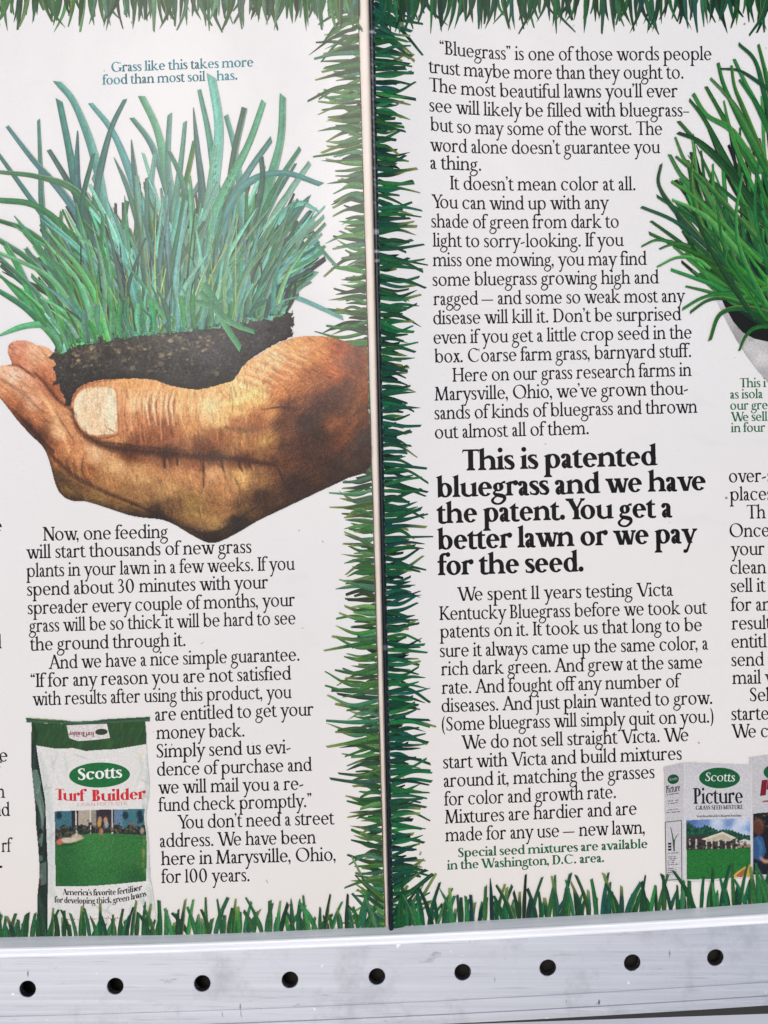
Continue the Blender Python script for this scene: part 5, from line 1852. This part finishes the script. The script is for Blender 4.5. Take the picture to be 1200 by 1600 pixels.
# ------------------------------------------------------------------ printed picture: seed boxes
cv = Canvas(1032, 1168, 1284, 1384, 0.8)
cv.fill((206, 205, 206))
cv.blend((cv.X < 1069) * 1.0, (196, 194, 196))
cv.blend(np.clip((1215 - cv.Y) / 40, 0, 1) * .25 * (cv.X > 1069), (176, 176, 178))
cv.blend(np.clip((cv.Y - 1200) / 160, 0, 1) * .5, (216, 213, 212))
cv.blend((np.abs(cv.X - 1069) < 1.0) * .5, (222, 221, 222))
cv.grain(8, 1)
cv.build('seed_box_picture', [(1036.6, 1198), (1052, 1194.5), (1068.5, 1190.6), (1100, 1191.5), (1130, 1193), (1174.6, 1194.6), (1175, 1372), (1110, 1378), (1069, 1379), (1041, 1377)], 1, 222e-6, M_PHOTO, right)
cv.rgb[:] = (198, 197, 199)
cv.grain(9, 1)
cv.build('seed_box_picture', [(1169.5, 1183.2), (1204, 1178.5), (1280, 1181), (1280, 1370), (1175.6, 1372), (1175.4, 1195), (1170, 1194.4)], 1, 220e-6, M_PHOTO, right)
acc = Acc()
BXG = (18, 92, 52)
flat_poly(acc, oval(1124.3, 1215.6, 32, 16.2, 0.5), 1, 226e-6, BXG)
text(acc, Face(12, 5.5, 1.0, 7), "Scotts", [(1102, 1220.4), (1148, 1221)], 13.6, 1, 232e-6, (228, 236, 228), slant=0.10)
PIC = Face(18, 6, .9, 8)
text(acc, PIC, "Picture", [(1083.5, 1256), (1161, 1255)], 24.6, 1, 232e-6, (24, 24, 30))
text(acc, Face(20, 8, 1.0, 6), "GRASS SEED MIXTURE", [(1087, 1265.4), (1161, 1264)], 6.4, 1, 232e-6, (28, 26, 30))
text(acc, FAT, "Scotts finest blend for a bluegrass front lawn.", [(1088.5, 1277.2), (1159, 1275.8)], 3.8, 1, 232e-6, (30, 28, 32))
flat_poly(acc, oval(1052, 1217.5, 9, 7.6, -10), 1, 226e-6, (24, 76, 50))
text(acc, SEMI, "Scotts", [(1046, 1220.2), (1058.4, 1218)], 4.6, 1, 232e-6, (150, 176, 160))
text(acc, Face(22, 7, .8, 6), "Picture", [(1041, 1239.5), (1063, 1235.6)], 11.5, 1, 232e-6, (28, 27, 32))


def fine_print(x0, y0, x1, y1, hgt, c):
    x_ = x0
    while x_ < x1:
        wv_ = rng.uniform(.5, 1.3)
        if rng.random() < .8:
            y_ = y0 + (y1 - y0) * (x_ - x0) / (x1 - x0)
            flat_poly(acc, [(x_, y_), (x_ + wv_, y_), (x_ + wv_, y_ - hgt * rng.uniform(.5, 1)), (x_, y_ - hgt * rng.uniform(.5, 1))], 1, 232e-6, c)
        x_ += wv_ + .25


fine_print(1042, 1242.6, 1060, 1240, 2.0, (40, 40, 44))
for y_, a_, b_ in ((1252, 1043.5, 1059.5), (1256, 1044, 1058), (1266, 1043.5, 1059), (1270, 1041.5, 1062)):
    fine_print(a_, y_ + .6, b_, y_ - 1.2, 1.9, (60, 58, 62))
# framed panel on the box side
FR = [(1039.4, 1284.6), (1064.6, 1282), (1065.4, 1373.6), (1041, 1375.4)]
for (ax, ay), (bx, by) in zip(FR, FR[1:] + FR[:1]):
    dx_, dy_ = bx - ax, by - ay
    L_ = math.hypot(dx_, dy_)
    nx_, ny_ = -dy_ / L_ * .6, dx_ / L_ * .6
    flat_poly(acc, [(ax + nx_, ay + ny_), (bx + nx_, by + ny_), (bx - nx_, by - ny_), (ax - nx_, ay - ny_)], 1, 228e-6 + 0.4e-6 * (abs(dx_) > abs(dy_)), (52, 84, 64))
blade(acc, [(1053.5, 1330), (1051.5, 1310), (1047.8, 1292)], 2.6, 1, 230e-6, (56, 78, 56), tip=.5)
blade(acc, [(1053.5, 1326), (1054, 1313), (1060, 1302)], 2.2, 1, 231e-6, (70, 88, 66), tip=.4)
for k_ in range(3):
    flat_poly(acc, [(1043.5, 1317 + 4.6 * k_), (1049.5, 1316.6 + 4.6 * k_), (1048.6, 1320 + 4.6 * k_), (1044, 1320 + 4.6 * k_)], 1, 229e-6, (34, 34, 38))
for k_ in range(12):
    if k_ not in (7, 1):
        fine_print(1043.4, 1334 + 3.0 * k_, 1043.4 + rng.uniform(10, 17), 1333 + 3.0 * k_, 1.8, (52, 50, 54))
# the second box: start of its red name, rim of its emblem
ov = oval(1216, 1206.5, 23, 13.5)
flat_poly(acc, ov, 1, 226e-6, BXG)
flat_poly(acc, [(1190.5, 1219), (1199, 1218), (1196.4, 1242.6), (1187.4, 1243.8)], 1, 232e-6, (122, 22, 40))
flat_poly(acc, [(1199.4, 1218), (1212, 1216.8), (1211, 1233), (1197.6, 1234)], 1, 232.4e-6, (122, 22, 40))
fine_print(1191.6, 1254, 1206, 1252.6, 4.0, (150, 50, 60))
acc.build('seed_box_lettering', M_INK, right)
# photo on the first box
cv = Canvas(1068, 1274, 1178, 1378, 0.7)
cv.idw([(1080, 1283, (84, 112, 168)), (1100, 1283, (108, 138, 188)), (1120, 1286, (196, 208, 224)), (1140, 1286, (116, 146, 194)), (1160, 1284, (206, 214, 226)), (1150, 1292, (200, 210, 222)), (1170, 1296, (120, 158, 212)), (1165, 1302, (196, 206, 220))], 3, 3)
hill = np.interp(cv.X, [1068, 1078, 1086, 1094, 1102, 1112, 1122, 1132, 1142, 1150, 1158, 1166, 1178], [1285, 1286, 1292, 1294, 1289, 1293, 1298, 1296, 1297, 1300, 1303, 1305, 1306])
cv.blend((cv.Y > hill + 1.2 * np.sin(cv.X * 1.3)) * 1.0, (26, 78, 58))
for _ in range(120):
    x_ = rng.uniform(1070, 1174)
    y_ = np.interp(x_, [1068, 1100, 1140, 1178], [1294, 1299, 1304, 1310]) + rng.normal(0, 4)
    cv.blend((np.hypot(cv.X - x_, cv.Y - y_) < rng.uniform(1, 2.6)) * (cv.Y > hill) * .7, [(14, 50, 42), (44, 104, 70), (20, 64, 50)][rng.integers(3)])
cv.poly([(1072, 1308), (1100, 1305), (1150, 1309), (1174, 1314), (1174, 1328), (1072, 1328)], (58, 52, 48))
cv.poly([(1096, 1311), (1129, 1299.6), (1150, 1309), (1146, 1311), (1129, 1304), (1102, 1313)], (214, 206, 186))
cv.poly([(1103, 1313), (1129, 1303), (1145, 1311), (1145, 1314), (1103, 1315)], (188, 178, 156))
for x_ in (1078, 1088, 1104, 1112, 1123, 1134, 1143, 1151):
    cv.blend(((np.abs(cv.X - x_) < 1.1) & (cv.Y > 1311) & (cv.Y < 1326)) * .9, (206, 198, 184))
cv.poly([(1150, 1316), (1163, 1311), (1174, 1314), (1174, 1319), (1152, 1320)], (206, 200, 190))
cv.poly([(1150, 1320), (1174, 1319), (1174, 1324), (1152, 1325)], (150, 130, 112))
for _ in range(70):
    cv.ell(rng.uniform(1072, 1172), rng.uniform(1313, 1327), rng.uniform(.8, 2), rng.uniform(.8, 2.6), [(24, 24, 24), (14, 34, 24), (90, 80, 66)][rng.integers(3)], .8)
cv.blend((cv.Y > np.interp(cv.X, [1068, 1110, 1178], [1328.5, 1327, 1325])) * 1.0, (34, 112, 46))
for _ in range(260):
    cv.ell(rng.uniform(1070, 1174), rng.uniform(1329, 1376), rng.uniform(.5, 1.6), rng.uniform(.5, 1.4), [(26, 96, 40), (46, 126, 56), (60, 132, 62)][rng.integers(3)], .6)
cv.poly([(1142, 1371), (1152, 1362), (1164, 1354), (1176, 1349), (1176, 1372), (1140, 1376)], (208, 166, 70))
cv.poly([(1150, 1368), (1162, 1358), (1168, 1360), (1158, 1372)], (150, 82, 56), .8)
cv.grain(8, 1)
cv.build('box_lawn_picture', [(1072, 1281.4), (1100, 1280), (1172.4, 1278), (1173, 1320), (1173.4, 1370), (1120, 1373.4), (1072.4, 1374.6)], 1, 228e-6, M_PHOTO, right)
cv = Canvas(1172, 1260, 1280, 1374, 0.8)
cv.fill((26, 24, 30))
for _ in range(60):
    cv.ell(rng.uniform(1176, 1206), rng.uniform(1268, 1300), rng.uniform(.8, 2.4), rng.uniform(.8, 2), [(20, 30, 22), (56, 66, 48), (120, 116, 96)][rng.integers(3)], .7)
cv.ell(1185, 1292, 9, 13, (92, 54, 40), .95)
cv.stroke([(1179, 1284), (1186, 1281), (1192, 1290)], 4, (130, 84, 62), .7, 2)
cv.poly([(1176, 1310), (1186, 1305), (1193, 1310), (1197, 1330), (1190, 1346), (1176, 1352)], (46, 84, 128))
cv.stroke([(1183, 1310), (1189, 1322), (1188, 1338)], 5, (92, 132, 170), .6, 2.5)
cv.stroke([(1188, 1340), (1196, 1346), (1206, 1344)], 6, (206, 152, 116), .95, 2)
cv.poly([(1175, 1340), (1190, 1346), (1194, 1374), (1175, 1374)], (24, 28, 52))
cv.grain(7, 1)
cv.build('child_picture', [(1176, 1271), (1190, 1269.6), (1207, 1268), (1276, 1266), (1276, 1365), (1176.4, 1367)], 1, 228e-6, M_PHOTO, right)
